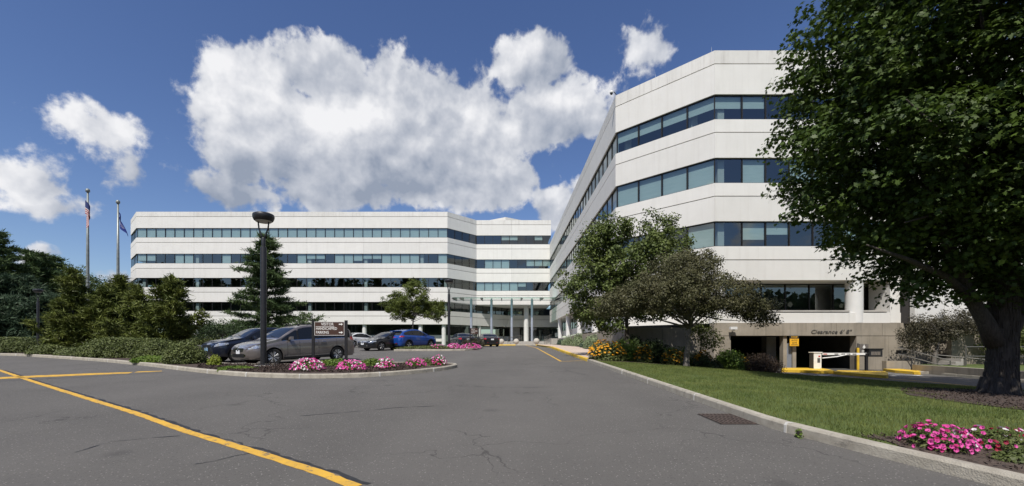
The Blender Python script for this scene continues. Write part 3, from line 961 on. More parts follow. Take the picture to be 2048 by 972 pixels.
for (z0, z1, f) in ((13.83, 15.37, wbl1), (9.93, 11.48, wbl2), (6.05, 7.59, wbl3)):
    window_row(nw, wp, [30, 4, 9], z0, z1, blinds=f, wrng=wr, firsts=[None, None, 1.70])
wi = offset_path(wp, 3.6)
for z0, z1 in ((13.80, 15.40), (9.9, 11.5), (6.02, 7.62)):
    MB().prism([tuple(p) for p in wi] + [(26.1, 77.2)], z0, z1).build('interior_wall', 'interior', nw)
    for x in (13.1, 21.7):
        MB().box(x - .02 + .12, x + .5, 26.85, 27.3, z0, z1).build('interior_column', 'interior_white', nw)
    MB().box(12.05, 12.45, 27.95, 28.3, z0, z1).build('interior_column', 'interior_white', nw)
    MB().box(8.75, 9.15, 31.3, 31.7, z0, z1).build('interior_column', 'interior_white', nw)
slab(nw, [tuple(p) for p in offset_path(wp, .3)] + [(26.1, 77.2)], 17.3, 17.48, name='roof', m='roof_gravel')
# fourth storey set back behind columns
sb = [(10.2, 77.0), (10.2, 31.9), (13.6, 28.2), (26.1, 28.2)]
window_row(nw, sb, [20, 3, 8], 2.18, 3.98, recess=0, wrng=wr, blinds=None)
slab(nw, [tuple(p) for p in offset_path(sb, 2.5)] + [(26.0, 77)], 1.4, 3.96, name='interior_wall', m='interior')
wall_band(nw, [(8.9, 77.0), (8.9, 31.7), (13.2, 27.45), (13.25, 27.4)], [[.25, .5, .75], [], []], 1.38, 2.12, name='plinth_panel', t=.2)
wall_band(nw, [(13.0, 26.55), (26.1, 26.55)], [[.62]], 1.36, 1.98, name='sill_panel', t=.2)
MB().box(13.0, 26.1, 26.76, 28.15, 2.06, 2.15).build('ledge', 'terrace', nw)
for y in (66.2, 57.6, 48.8, 40.4, 33.0):
    MB().lathe([(.33, .6), (.33, 4.0)], 22, 8.45, y).build('column', 'column_white', nw, angle=40)
MB().lathe([(.46, 1.37), (.46, 4.0)], 28, 21.75, 26.95).build('column', 'column_white', nw, angle=40)
MB().lathe([(.46, 1.37), (.46, 4.0)], 28, 13.3, 27.1).build('column', 'column_white', nw, angle=40)
MB().box(23.62, 24.22, 26.52, 28.1, 1.37, 3.97).build('wall_panel', 'panel_white', nw)
# white stair tower beyond
for k in range(4):
    x0 = 24.6 + 2.05 * k if k else 24.6
for (x0, x1) in ((24.25, 26.0), (26.02, 28.4), (28.42, 31.8), (31.82, 34.6)):
    for (z0, z1) in ((1.36, 6.0), (6.02, 12.0), (12.02, 18.0)):
        MB().box(x0, x1, 25.6, 25.9, z0, z1).build('wall_panel', 'panel_white', nw)
MB().box(24.3, 34.5, 25.89, 40, 1.3, 17.6).build('tower_core', 'joint', nw)
MB().box(34.5, 34.8, 25.7, 40, 1.3, 18.0).build('wall_panel', 'panel_white', nw)

# concrete garage front below
gar = thing('garage_entrance', 'weathered concrete garage front with two dark openings under the near wing', 'garage entrance')
for (x0, x1, z0, z1) in [(12.75, 13.78, -1.9, .56), (21.45, 23.4, -1.9, .56), (23.41, 26.0, -1.9, .56), (26.01, 31.5, -1.9, 1.30)]:
    MB().box(x0, x1, 26.4, 26.9, z0, z1).build('wall_panel', 'rough_concrete', gar)
for (x0, x1) in [(12.75, 15.9), (15.92, 20.2), (20.22, 23.0), (23.02, 26.0)]:
    MB().box(x0, x1, 26.38, 26.92, .572, 1.345).build('lintel_panel', 'rough_concrete', gar)
for x0 in (17.05, 17.62):
    MB().box(x0, x0 + .22, 26.5, 26.85, -1.6, .56).build('pier', 'rough_concrete', gar)
MB().box(17.9, 18.55, 29.6, 30.2, -1.6, .56).build('pier', 'terrace', gar)
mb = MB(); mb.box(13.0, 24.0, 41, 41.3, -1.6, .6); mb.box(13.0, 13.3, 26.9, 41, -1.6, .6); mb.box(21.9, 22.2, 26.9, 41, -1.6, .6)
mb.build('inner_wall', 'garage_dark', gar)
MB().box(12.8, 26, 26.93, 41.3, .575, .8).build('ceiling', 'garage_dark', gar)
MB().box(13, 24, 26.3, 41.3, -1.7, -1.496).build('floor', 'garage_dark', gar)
mb = MB(); mb.box(17.3, 17.6, 26.6, 26.66, -1.5, .1)
for i in range(6): mb.box(17.30 + .0 + i * .055, 17.318 + i * .055, 26.56, 26.60, -1.45, .1)
mb.build('louvre', 'steel', gar)
text_mesh('lettering', 'Clearance 6\' 8"', 0.33, 'bronze_letters', gar, (19.86, 26.36, .80), (R(90), 0, 0), extrude=.012, shear=.25, xscale=1.22)
# hanging notice
hn = thing('hanging_sign', 'yellow notice hanging at the head of the pier between the garage openings', 'sign', (17.57, 26.28, .0))
MB().box(-.27, .27, -.02, .02, -.06, .38).build('sign_board', 'sign_yellow', hn)
MB().box(-.27, .27, -.02, .02, .385, .56).build('sign_header', 'sign_text_black', hn)
text_mesh('lettering', 'STOP', .16, 'sign_yellow', hn, (0, -.026, .47), (R(90), 0, 0), extrude=.002)
text_mesh('lettering', 'AUTO', .13, 'sign_text_black', hn, (0, -.026, .28), (R(90), 0, 0), extrude=.002)
text_mesh('lettering', 'GATE', .12, 'sign_text_black', hn, (0, -.026, .13), (R(90), 0, 0), extrude=.002)
mb = MB(); mb.box(-.2, .2, -.026, -.02, .0, .03); mb.build('underline', 'sign_text_black', hn)

# retaining wall and terrace along the near wing
rw = thing('retaining_wall', 'stained concrete retaining wall beside the walk, behind the pale shrubs', 'wall')
wl = [(7.05, 46.0), (7.05, 24.75), (11.0, 24.75), (12.75, 26.35)]
wall_band(rw, wl, [[.2, .4, .6, .8], [.5], []], -1.7, 1.0, 'rough_concrete', t=.25, name='wall_panel')
MB().prism([(7.32, 46), (7.32, 25.05), (10.95, 25.05), (12.8, 26.9), (13, 32), (10.4, 34), (10.4, 77), (6.5, 77), (6.5, 60.5), (7.32, 60.5)], -1.4, .93).build('terrace', 'terrace')['kind'] = 'structure'

# low walls, steps and rails beyond the garage lane
lw = thing('low_wall', 'low stained concrete wall along the far side of the garage lane behind the maple trunk', 'wall')
wall_band(lw, [(22.35, 23.4), (22.0, 21.3), (21.3, 18.4), (20.9, 15.5), (20.9, 9)], [[], [.5], [.5], [.5]], -1.7, -1.06, 'rough_concrete', t=-.28, name='wall_block')
lw2 = thing('low_wall', 'short concrete wall below the steps, right of the garage opening', 'wall')
for (x0, x1) in ((22.05, 23.3), (23.31, 24.0)):
    MB().box(x0, x1, 25.0, 25.3, -1.7, -.92).build('wall_block', 'rough_concrete', lw2)
MB().prism([(22.7, 12), (22.7, 24.0), (25.5, 26.3), (60, 26.3), (60, 5), (23, 5)], -1.7, -1.12).build('raised_lawn', 'grass_ground')['kind'] = 'structure'
stp = thing('steps', 'concrete steps climbing to the right between the two low walls', 'steps')
for i in range(5):
    MB().box(24.0 + .3 * i, 24.3 + .3 * i + .02 * 0, 23.9, 25.2, -1.7, -1.36 + .15 * i - .002 * i).build('step', 'terrace', stp)
w3 = thing('retaining_wall', 'tall concrete wall at the far right behind the small crab apple', 'wall')
for (x0, x1) in ((26.02, 29.5), (29.51, 33), (33.01, 38)):
    MB().box(x0, x1, 25.2, 25.5, -1.4, .9).build('wall_panel', 'rough_concrete', w3)


def railing(name, label, pts, h=.95, posts=5, zoff=0):
    r = thing(name, label, 'railing')
    P = [Vector(p) for p in pts]
    for k, hh in enumerate((h, h * .5)):
        MB().tube([p + Vector((0, 0, hh)) for p in P], .028, 7).build('rail', 'rail_metal', r)
    for i in range(posts):
        t = i / (posts - 1) * (len(P) - 1); a = min(int(t), len(P) - 2); p = P[a].lerp(P[a + 1], t - a)
        MB().tube([p, p + Vector((0, 0, h))], .03, 7).build('post', 'rail_metal', r)
    return r


railing('stair_railing', 'grey tube handrail sloping down beside the steps', [(24.0, 24.0, -1.5), (25.7, 22.8, -1.75)], .95, 3)
railing('stair_railing', 'bent steel stair rail at the top of the steps left of the maple trunk', [(23.6, 25.2, -.9), (22.9, 25.2, -.9), (24.3, 23.6, -1.6)], .75, 4)
railing('guard_railing', 'long grey two-rail guard rail along the raised walk behind the maple trunk', [(24.5, 23.0, -1.1), (30, 22.6, -1.1), (36, 22, -1.1)], 1.0, 8)

# ------------------------------------------------ entrance canopy
can = thing('entrance_canopy', 'glass entrance canopy on tall steel columns in the inner corner of the building', 'canopy')
CX = [(x - 1010) * 68 / 865 for x in (942.5, 983, 1023.5, 1064)]
for x in CX:
    MB().lathe([(.19, .0), (.19, 7.05), (.12, 7.2), (.12, 7.3)], 16, x, 68).build('column', 'steel', can, angle=40)
x0, x1 = (903 - 1010) * 66 / 865, 8.0
fin = [x0 + .1, ] + [(c1 + c2) / 2 for c1, c2 in zip(CX, CX[1:])] + [CX[0] - 1.6, CX[-1] + 1.6, x1 - .1]
for x in fin:
    MB().prism([(x - .06, 66.0), (x + .06, 66.0), (x + .06, 72.4), (x - .06, 72.4)], [7.05, 7.05, 7.35, 7.35], [7.22, 7.22, 7.75, 7.75]).build('fin', 'rail_metal', can)
xs_ = sorted(fin)
for a, b in zip(xs_, xs_[1:]):
    for (ya, yb) in ((66.0, 69.2), (69.22, 72.4)):
        za, zb = 7.24 + (ya - 66) * .08, 7.24 + (yb - 66) * .08
        MB().prism([(a + .02, ya), (b - .02, ya), (b - .02, yb), (a + .02, yb)], [za, za, zb, zb], [za + .03, za + .03, zb + .03, zb + .03]).build('glass_panel', 'canopy_glass', can)
MB().box(x0, x1, 67.9, 68.1, 7.02, 7.10).build('beam', 'steel', can)
MB().box(x0, x1, 71.9, 72.0, 7.42, 7.52).build('beam', 'steel', can)

# steps and plaza before the entrance
pl = thing('entrance_steps', 'broad grey steps leading up to the glass entrance', 'steps')
for i in range(4):
    MB().box(-2.4, 9.0, 62.2 + .45 * i, 62.64 + .45 * i if i < 3 else 84.0, -.3, .13 + .14 * i).build('step', 'terrace', pl)
MB().box(-4, 6.45, 59.2, 62.2, -.3, rz(60) + .135).build('plaza', 'sidewalk')['kind'] = 'structure'
kerb('kerb', 'yellow painted kerb across the end of the drive before the entrance', [(-6, 59.1), (4.35, 59.1)], lambda x, y: rz(y), inside=1, seg=2.6, mfun=lambda p: 'kerb_yellow' if not (.7 < p.x < 3) else 'kerb_stone')
railing('stair_railing', 'steel handrail in the middle of the entrance steps', [(.4, 62.0, .0), (1.9, 63.6, .5), (2.4, 63.6, .5)], .9, 4)
gr = railing('stair_railing', 'grey railing at the right end of the entrance steps below the first column', [(5.6, 61.5, .1), (6.9, 64.5, .55)], 1.0, 5)
for k in range(8):
    MB().box(5.7 + .15 * k, 5.72 + .15 * k, 61.7 + .345 * k, 61.72 + .345 * k, .25 + .05 * k, 1.0 + .05 * k).build('baluster', 'rail_metal', gr)
for (px, py, Y, r_, lab) in [(1003, 684, 61.2, .38, 'leftmost of the three round stone bollards before the entrance'), (1032.5, 684, 61.2, .39, 'middle one of the three round stone bollards before the entrance'),
                         (1073, 683.6, 59.9, .42, 'rightmost round stone bollard, beside the end of the yellow kerb')]:
    prof = [(max(.02, r_ * math.sin(math.pi * i / 14)), -r_ * math.cos(math.pi * i / 14)) for i in range(15)]
    b = thing('stone_bollard', lab, 'bollard', ((px - 1010) * Y / 865, Y, rz(Y) + .135), group='round stone bollards before the entrance')
    MB().lathe([(p, z + r_ + .03) for p, z in prof], 22).build('ball', 'stone_ball', b, smooth=True)
    MB().lathe([(.16, 0), (.16, .06)], 14).build('foot', 'terrace', b)

# roof camera and lightning rod
sc_ = thing('security_camera', 'small white dome camera bracketed out at the roof corner of the near wing', 'camera', (7.85, 31.2, 18.0))
MB().tube([(.25, .1, .05), (0, 0, .28), (-.16, -.1, .28)], .03, 6).build('bracket', 'chrome', sc_)
MB().lathe([(.02, .27), (.11, .24), (.13, .14), (.11, .08)], 12, -.2, -.12).build('housing', 'column_white', sc_, smooth=True)
MB().lathe([(.10, .08), (.07, .0), (.01, -.03)], 12, -.2, -.12).build('dome', 'plastic_black', sc_, smooth=True)
o = MB().tube([(12.75, 26.7, 17.9), (12.75, 26.7, 18.4)], [.02, .008], 6).build('lightning_rod', 'steel'); tag(o, 'thin rod standing up from the corner of the near wing roof', 'rod')
o = MB().tube([(10.2, 29.3, 17.9), (10.2, 29.3, 18.35)], [.02, .008], 6).build('lightning_rod', 'steel'); tag(o, 'thin rod on the sloping-looking roof edge between camera and corner', 'rod')
sc2 = thing('security_camera', 'white camera at the left end of the garage lintel', 'camera', (13.85, 26.2, 1.0))
MB().box(-.28, .12, -.2, -.02, -.06, .10).build('housing', 'column_white', sc2)
MB().box(-.05, .05, -.05, .12, -.12, -.06).build('bracket', 'steel', sc2)

# ================================================================== plants
def unit(v): return v / (np.linalg.norm(v, axis=1, keepdims=True) + 1e-9)


MAPLE = np.array([(0, 1), (.20, .52), (.62, .66), (.46, .20), (.86, -.02), (.36, -.22), (.0, -.42),
                  (-.36, -.22), (-.86, -.02), (-.46, .20), (-.62, .66), (-.20, .52)]) * .62
OVAL = np.array([(0, .55), (.26, .2), (.24, -.2), (0, -.5), (-.24, -.2), (-.26, .2)])
RHOMB = np.array([(0, .55), (.25, 0), (0, -.5), (-.25, 0)])
NEEDLE = np.array([(-.045, 0), (.045, 0), (0, 1.0)])
BLADE = np.array([(-.04, 0), (.04, 0), (.012, 1.0)])
STRAP = np.array([(-.05, 0), (.05, 0), (.06, .6), (0, 1.0), (-.06, .6)])
_a = np.linspace(0, 2 * np.pi, 11)[:-1]
PETAL = np.stack([np.sin(_a) * np.where(np.arange(10) % 2, .5, .40), np.cos(_a) * np.where(np.arange(10) % 2, .5, .40)], 1)


def leaf_arrays(P, Nn, size, shape, up=None, rng=RNG, fold=0.0):
    """verts (N*k,3) for leaves at P, facing Nn"""
    n = len(P); Nn = unit(Nn)
    t = up if up is not None else rng.normal(size=(n, 3))
    t = unit(t - Nn * (t * Nn).sum(1, keepdims=True))
    b = np.cross(t, Nn)
    s = np.asarray(size).reshape(-1, 1, 1) if np.ndim(size) else size
    k = len(shape)
    V = P[:, None, :] + (b[:, None, :] * shape[None, :, 0:1] + t[:, None, :] * shape[None, :, 1:2]) * s
    if fold:
        V = V + Nn[:, None, :] * (-fold * (shape[None, :, 0:1] ** 2 + .5 * shape[None, :, 1:2] ** 2)) * s
    return V.reshape(-1, 3), k


def poly_mesh(name, parts, mats):
    """parts = [(verts, k, material index)]"""
    nv = sum(len(v) for v, k, m in parts)
    V = np.concatenate([v for v, k, m in parts]).astype(np.float32)
    tot = np.concatenate([np.full(len(v) // k, k) for v, k, m in parts]).astype(np.int32)
    mi = np.concatenate([np.full(len(v) // k, m) for v, k, m in parts]).astype(np.int32)
    st = np.concatenate([[0], np.cumsum(tot)[:-1]]).astype(np.int32)
    me = bpy.data.meshes.new(name)
    me.vertices.add(nv); me.vertices.foreach_set('co', V.ravel())
    me.loops.add(nv); me.loops.foreach_set('vertex_index', np.arange(nv, dtype=np.int32))
    me.polygons.add(len(tot)); me.polygons.foreach_set('loop_start', st)
    me.polygons.foreach_set('loop_total', tot); me.polygons.foreach_set('material_index', mi)
    for m in (mats if isinstance(mats, (list, tuple)) else [mats]): me.materials.append(MAT[m])
    me.update(calc_edges=True)
    return me


def clump_points(ells, n, rng, shell=.45, flat=0.0):
    """clump centres inside a set of ellipsoids, mostly near the outside"""
    vol = np.array([e[3] * e[4] * e[5] for e in ells]) ** .75; vol /= vol.sum()
    idx = rng.choice(len(ells), n, p=vol)
    d = unit(rng.normal(size=(n, 3)))
    r = shell + (1 - shell) * rng.random(n) ** .6
    E = np.array(ells)[idx]
    return E[:, :3] + d * r[:, None] * E[:, 3:], d


def limbs(mb, base, top, trunk_r, targets, rng, lean=(0, 0), n=8):
    """trunk plus branches that bend out to clump positions"""
    base, top = Vector(base), Vector(top)
    for i, t in enumerate(targets):
        t = Vector(t)
        f = rng.uniform(.45, 1.0)
        s = base.lerp(top, f); m = s.lerp(t, .5) + Vector((0, 0, (t - s).length * rng.uniform(-.02, .14))) + Vector(rng.normal(size=3) * .12)
        r = trunk_r * rng.uniform(.22, .42)
        pts = [s, s.lerp(m, .5) + Vector(rng.normal(size=3) * .05), m, m.lerp(t, .5) + Vector(rng.normal(size=3) * .08), t]
        mb.tube(pts, [r, r * .75, r * .5, r * .3, r * .1], 5)


def broadleaf(name, label, base, ells, trunk_r, fork_h, nclump, per, clump_r, leaf, shape, lm, bm='bark', group=None, seed=1, shell=.45,
              upbias=.45, nlimb=16, cat='tree', flat=.75, trunk_pts=None, crown_kind=True, fold=0.0, droop=0.0):
    rng = np.random.default_rng(seed)
    bx_, by_, bz_ = base
    ells = [(bx_ + a, by_ + b, bz_ + c, d, e, f) for (a, b, c, d, e, f) in ells]
    root = thing(name, label, cat, base, group=group)
    C, D = clump_points(ells, nclump, rng, shell)
    n = nclump * per
    cc = np.repeat(C, per, 0); dd = np.repeat(D, per, 0)
    off = unit(rng.normal(size=(n, 3))) * (rng.random((n, 1)) ** .45) * clump_r * 1.75 * np.array([1, 1, flat])
    sz = np.repeat(rng.uniform(.7, 1.25, nclump), per)
    off *= sz[:, None]
    P = cc + off
    P[:, 2] -= droop * (off[:, 0] ** 2 + off[:, 1] ** 2) / max(clump_r, .01)
    Nn = dd * .35 + np.array([0, 0, upbias]) + rng.normal(size=(n, 3)) * .5 + unit(off) * .35
    size = leaf * rng.uniform(.65, 1.2, n)
    keep = P[:, 2] > bz_ + .05
    V, k = leaf_arrays(P[keep], Nn[keep], size[keep], shape, rng=rng, fold=fold)
    V = V - np.array(base)
    cr = mesh_obj('crown', poly_mesh('crown', [(V, k, 0)], lm), root)
    if crown_kind: cr['kind'] = 'stuff'
    if trunk_r:
        mb = MB(); b = Vector((0, 0, 0)); ctr = np.mean([e[:3] for e in ells], 0) - np.array(base)
        top = Vector((ctr[0] * .6, ctr[1] * .6, max(fork_h * 1.3, ctr[2] * .95)))
        tp = trunk_pts or [(0, 0, -.3), (0, 0, 0), (0, 0, .15), (top.x * .1, top.y * .1, fork_h * .6), (top.x * .35, top.y * .35, fork_h), tuple(top)]
        q = len(tp)
        rr = [trunk_r * 1.35, trunk_r * 1.25, trunk_r * 1.05] + [trunk_r * (1 - .75 * (i / (q - 4)) ** 1.2) * .95 for i in range(q - 3)]
        mb.tube(tp, rr, 12)
        tg = C[rng.choice(len(C), min(nlimb, len(C)), replace=False)] - np.array(base)
        limbs(mb, Vector(tp[-3]), Vector(tp[-1]), trunk_r, tg, rng)
        mb.build('trunk', bm, root, smooth=True)
    return root


def conifer(name, label, base, h, rad, lm, bm='bark', group=None, seed=1, nw=16, tuft=.32, per=26, z0=.12, tufts=7, sweep=.12, irregular=.25, needle=.9, cone=1.0, cat='tree', topw=.12, droopy=0):
    """whorled branches carrying tufts of needles"""
    rng = np.random.default_rng(seed)
    root = thing(name, label, cat, base, group=group)
    T, A = [], []
    mb = MB(); mb.tube([(0, 0, -.2), (0, 0, h * .5), (0, 0, h)], [h * .018 + .03, h * .011 + .02, .01], 7)
    for w in range(nw):
        f = z0 + (1 - z0) * (w / (nw - 1)) ** .92
        zz = h * f
        L = rad * ((1 - f) ** cone * (1 - topw) + topw) * (1 if f > z0 + .08 else .85)
        nb = rng.integers(4, 7); a0 = rng.uniform(0, 6.28)
        for j in range(nb):
            l = L * rng.uniform(1 - irregular * 1.6, 1 + irregular * .6); a = a0 + j * 6.283 / nb + rng.uniform(-.35, .35)
            dx, dy = math.cos(a), math.sin(a); z1 = zz + rng.uniform(-.3, .3) * h / nw
            rise = l * (sweep + rng.uniform(-.08, .08))
            tip = (dx * l, dy * l, z1 + rise)
            mb.tube([(0, 0, z1), (dx * l * .55, dy * l * .55, z1 + rise * .25 - droopy * l), tip], [.035 + .01 * l, .02, .008], 4)
            nt = max(2, int(tufts * l / rad + 1.5))
            for t in range(nt):
                g = .28 + .74 * (t + rng.random() * .6) / nt
                side = rng.normal() * .13 * l * (1.25 - g)
                T.append((dx * l * g - dy * side, dy * l * g + dx * side, z1 + rise * g * g + rng.normal() * .05 - droopy * l * math.sin(g * 3.1)))
                A.append((dx * .7 - dy * np.sign(side) * .5, dy * .7 + dx * np.sign(side) * .5, .35))
    T, A = np.array(T), np.array(A)
    n = len(T) * per
    c = np.repeat(T, per, 0) + rng.normal(size=(n, 3)) * tuft * np.array([.55, .55, .22])
    dr = unit(np.repeat(unit(A), per, 0) * .9 + rng.normal(size=(n, 3)) * .65)
    nn = rng.normal(size=(n, 3)) + np.array([0, 0, .8])
    shp = NEEDLE * np.array([2.6, 1]) * needle
    V, k = leaf_arrays(c, nn, tuft * rng.uniform(.7, 1.3, n), shp, up=dr, rng=rng)
    cr = mesh_obj('crown', poly_mesh('crown', [(V, k, 0)], lm), root); cr['kind'] = 'stuff'
    mb.build('trunk', bm, root, smooth=True)
    return root


def juniper(name, label, base, ells, lm, seed, nspray=260, per=110, spray=.85, size=.16, cat='tree', group=None, trunk=.12, twist=.35):
    """ragged upright sprays of scale foliage"""
    rng = np.random.default_rng(seed)
    root = thing(name, label, cat, base, group=group)
    C, D = clump_points([(a, b, c, d * .85, e * .85, f * .85) for a, b, c, d, e, f in ells], nspray, rng, .3)
    L = spray * rng.uniform(.6, 1.6, nspray)
    dirs = unit(np.stack([D[:, 0] * .75 + twist, D[:, 1] * .5, np.abs(D[:, 2]) * .4 + .75], 1) + rng.normal(size=(nspray, 3)) * .22)
    n = nspray * per
    g = rng.random(n) ** .85
    cc = np.repeat(C, per, 0) + np.repeat(dirs * L[:, None], per, 0) * (g[:, None] - .35)
    wd = np.repeat(L, per) * .17 * (1 - g) ** .7 + .015
    off = rng.normal(size=(n, 3)) * wd[:, None]
    P = cc + off; P = P[P[:, 2] > .05]
    n = len(P)
    idx = np.repeat(np.arange(nspray), per)[(cc + off)[:, 2] > .05]
    up = unit(dirs[idx] + unit(off[(cc + off)[:, 2] > .05]) * .6)
    V, k = leaf_arrays(P, rng.normal(size=(n, 3)), size * rng.uniform(.6, 1.3, n), RHOMB * np.array([.9, 1.4]), up=up, rng=rng)
    cr = mesh_obj('crown', poly_mesh('crown', [(V, k, 0)], lm), root); cr['kind'] = 'stuff'
    mb = MB()
    for q in range(9):
        t = C[rng.integers(nspray)]
        mb.tube([(rng.normal() * .1, rng.normal() * .1, -.1), (t[0] * .35, t[1] * .35, t[2] * .5), tuple(t)], [trunk, trunk * .6, .02], 6)
    mb.build('trunk', 'bark_grey', root, smooth=True)
    return root


def shrub(name, label, loc, rx, ry, h, lm, seed, n=4600, leaf=.07, shape=OVAL, lumps=9, cat='shrub', group=None, rough=.12, mats=None, upb=.5, cut=False, extra=None, core='leaf_dark'):
    rng = np.random.default_rng(seed)
    root = thing(name, label, cat, loc, group=group)
    parts = []
    # lumpy dome: distance field of a few overlapping domes
    d = unit(rng.normal(size=(n, 3)) * np.array([1, 1, .8])); d[:, 2] = np.abs(d[:, 2]) * .95 + .02 - .10 * (rng.random(n) < .2)
    d = unit(d)
    ld = unit(rng.normal(size=(lumps, 3))); ld[:, 2] = np.abs(ld[:, 2])
    bump = np.max(np.maximum(0, d @ ld.T) ** 6, axis=1) * .22
    r = (1 - .28 * rng.random(n) ** 2) * (.84 + bump) + rng.normal(size=n) * rough * .5
    P = d * r[:, None] * np.array([rx, ry, h])
    if cut: P = np.clip(P * np.array([1.25, 1.25, 1.3]), [-rx, -ry, 0], [rx, ry, h]) + rng.normal(size=(n, 3)) * .03
    P[:, 2] = np.abs(P[:, 2])
    Nn = d * .7 + np.array([0, 0, upb]) + rng.normal(size=(n, 3)) * .55
    V, k = leaf_arrays(P, Nn, leaf * rng.uniform(.6, 1.3, n), shape, rng=rng)
    f = mesh_obj('foliage', poly_mesh('foliage', [(V, k, 0)], lm), root); f['kind'] = 'stuff'
    # woody heart so the dome is not see-through
    mb = MB()
    for q in range(10):
        a = rng.uniform(0, 6.28); e = rng.uniform(.3, .75)
        mb.tube([(0, 0, -.05), (math.cos(a) * rx * e * .5, math.sin(a) * ry * e * .5, h * .4), (math.cos(a) * rx * e, math.sin(a) * ry * e, h * .75)], [.02, .014, .006], 4)
    mb.build('stems', 'bark', root)
    n2 = n // 3
    d2 = unit(rng.normal(size=(n2, 3))); d2[:, 2] = np.abs(d2[:, 2])
    V2, k2 = leaf_arrays(d2 * (rng.random((n2, 1)) ** .5 * .72) * np.array([rx, ry, h]) + np.array([0, 0, .03]), rng.normal(size=(n2, 3)), leaf * 1.8, shape, rng=rng)
    g = mesh_obj('inner_foliage', poly_mesh('inner_foliage', [(V2, k2, 0)], lm), root); g['kind'] = 'stuff'
    return root


def ground_cover(name, label, pts_fn, n, m, leaf, seed, shape=OVAL, h=.15, zf=None, upright=False):
    rng = np.random.default_rng(seed)
    XY = pts_fn(rng, n)
    z = np.array([zf(x, y) for x, y in XY])
    P = np.column_stack([XY, z + rng.random(len(XY)) ** 1.5 * h * (0 if upright else 1)])
    nn = rng.normal(size=P.shape) + (np.array([0, 0, .0]) if upright else np.array([0, 0, 1.2]))
    up = (rng.normal(size=P.shape) * .35 + np.array([0, 0, 1.0])) if upright else None
    if upright: nn[:, 2] *= .2
    V, k = leaf_arrays(P, nn, leaf * rng.uniform(.6, 1.3, len(P)), shape, up=up, rng=rng)
    o = mesh_obj(name, poly_mesh(name, [(V, k, 0)], m)); o['kind'] = 'stuff'; o['label'] = label
    return o


# ---- lawn blades
def lawn_pts(rng, n):
    Y = 3.0 + 17.6 * rng.random(n) ** 1.5; t = rng.random(n)
    X = np.array([kerb_x(y) + .15 + (lane_x(y) - kerb_x(y) - .15) * u for y, u in zip(Y, t)])
    # mulch under the maple and the flower bed stay bare
    q = ((X - 14.2) / 4.7) ** 2 + ((Y - 8.8) / 4.3) ** 2 + .25 * np.sin(X * 3 + Y * 2)
    q2 = bed_q(X, Y)
    bare = (rng.random(n) < .5) & (np.sin(X * 1.7 + 1) * np.sin(Y * 1.3) > .75)
    k = (q > 1) & (q2 > 1) & (Y < 19.7 + rng.random(n) * .15) & ~bare
    return np.column_stack([X[k], Y[k]])


def bed_q(X, Y):
    # bed of flowers near the kerb at the lower right
    return np.maximum(np.abs(Y - 4.2) / (1.25 + .1 * np.sin(X * 9)), np.maximum(0, 4.75 - X + .0) * 4 + 0 * Y) + (X < 4.4) * 2


ground_cover('grass', 'short green mown grass of the lawn right of the drive', lawn_pts, 190000, 'grass_blade', .060, 5, shape=BLADE * np.array([2.2, 1]), zf=lambda x, y: lawn_z(x, y) - .004, upright=True)
# mulch round the maple
vs_ = []
N_ = 40
ring = [(14.2 + 4.7 * (1 + .05 * math.sin(5 * a)) * math.cos(a), 8.8 + 4.3 * (1 + .05 * math.cos(4 * a)) * math.sin(a)) for a in [2 * math.pi * i / N_ for i in range(N_)]]
rings = []
for f in (0.02, .25, .5, .75, 1.0):
    rings.append([(14.2 + (x - 14.2) * f, 8.8 + (y - 8.8) * f) for x, y in ring])
vs_ = [(x, y, lawn_z(x, y) + .014 + .03 * (1 - i / 4)) for i, rg in enumerate(rings) for x, y in rg]
fs_ = [(i * N_ + k, i * N_ + (k + 1) % N_, (i + 1) * N_ + (k + 1) % N_, (i + 1) * N_ + k) for i in range(4) for k in range(N_)]
MB().add(vs_, [f[::-1] for f in fs_]).build('mulch_ring', 'mulch', smooth=True)['kind'] = 'structure'
# bare bed at the lower right
bv = []
for j in range(13):
    Y = 2.6 + j * .24
    for i in range(12):
        X = 4.5 + .12 * math.sin(j * 1.3) * (i == 0) + i * .5
        X = max(X, kerb_x(Y) + .15)
        bv.append((X, Y, lawn_z(X, Y) + .012))
MB().add(bv, [(j * 12 + i, j * 12 + i + 1, (j + 1) * 12 + i + 1, (j + 1) * 12 + i) for j in range(12) for i in range(11)]).build('planting_bed', 'soil', smooth=True)['kind'] = 'structure'


def chips_near(rng, n):
    X = 4.4 + rng.random(n) * 12; Y = 2.6 + rng.random(n) * 11.5
    k = ((((X - 14.2) / 4.7) ** 2 + ((Y - 8.8) / 4.3) ** 2 < 1.02) | ((np.abs(Y - 4.1) < 1.45) & (X > 4.45) & (X < 9.8))) & (X > np.array([kerb_x(y) + .2 for y in Y]))
    return np.column_stack([X[k], Y[k]])


def chips_island(rng, n):
    px = 395 + rng.random(n) * 500; Y = 14.2 + rng.random(n) * 4.0; X = (px - 1010) * Y / 865
    fy = np.interp(X, [a for a, b in sorted(isl_front)], [b for a, b in sorted(isl_front)])
    k = (Y > fy + .2) & (Y < 17.9) & (X < -3.2)
    return np.column_stack([X[k], Y[k]])


ground_cover('mulch_chips', 'dark bark chips lying on the beds round the maple', chips_near, 42000, 'mulch', .045, 6, shape=RHOMB, h=.03, zf=lambda x, y: lawn_z(x, y) + .016)
ground_cover('mulch_chips', 'dark bark chips on the planted island', chips_island, 16000, 'mulch', .07, 7, shape=RHOMB, h=.04, zf=lambda x, y: rz(y) + .117)


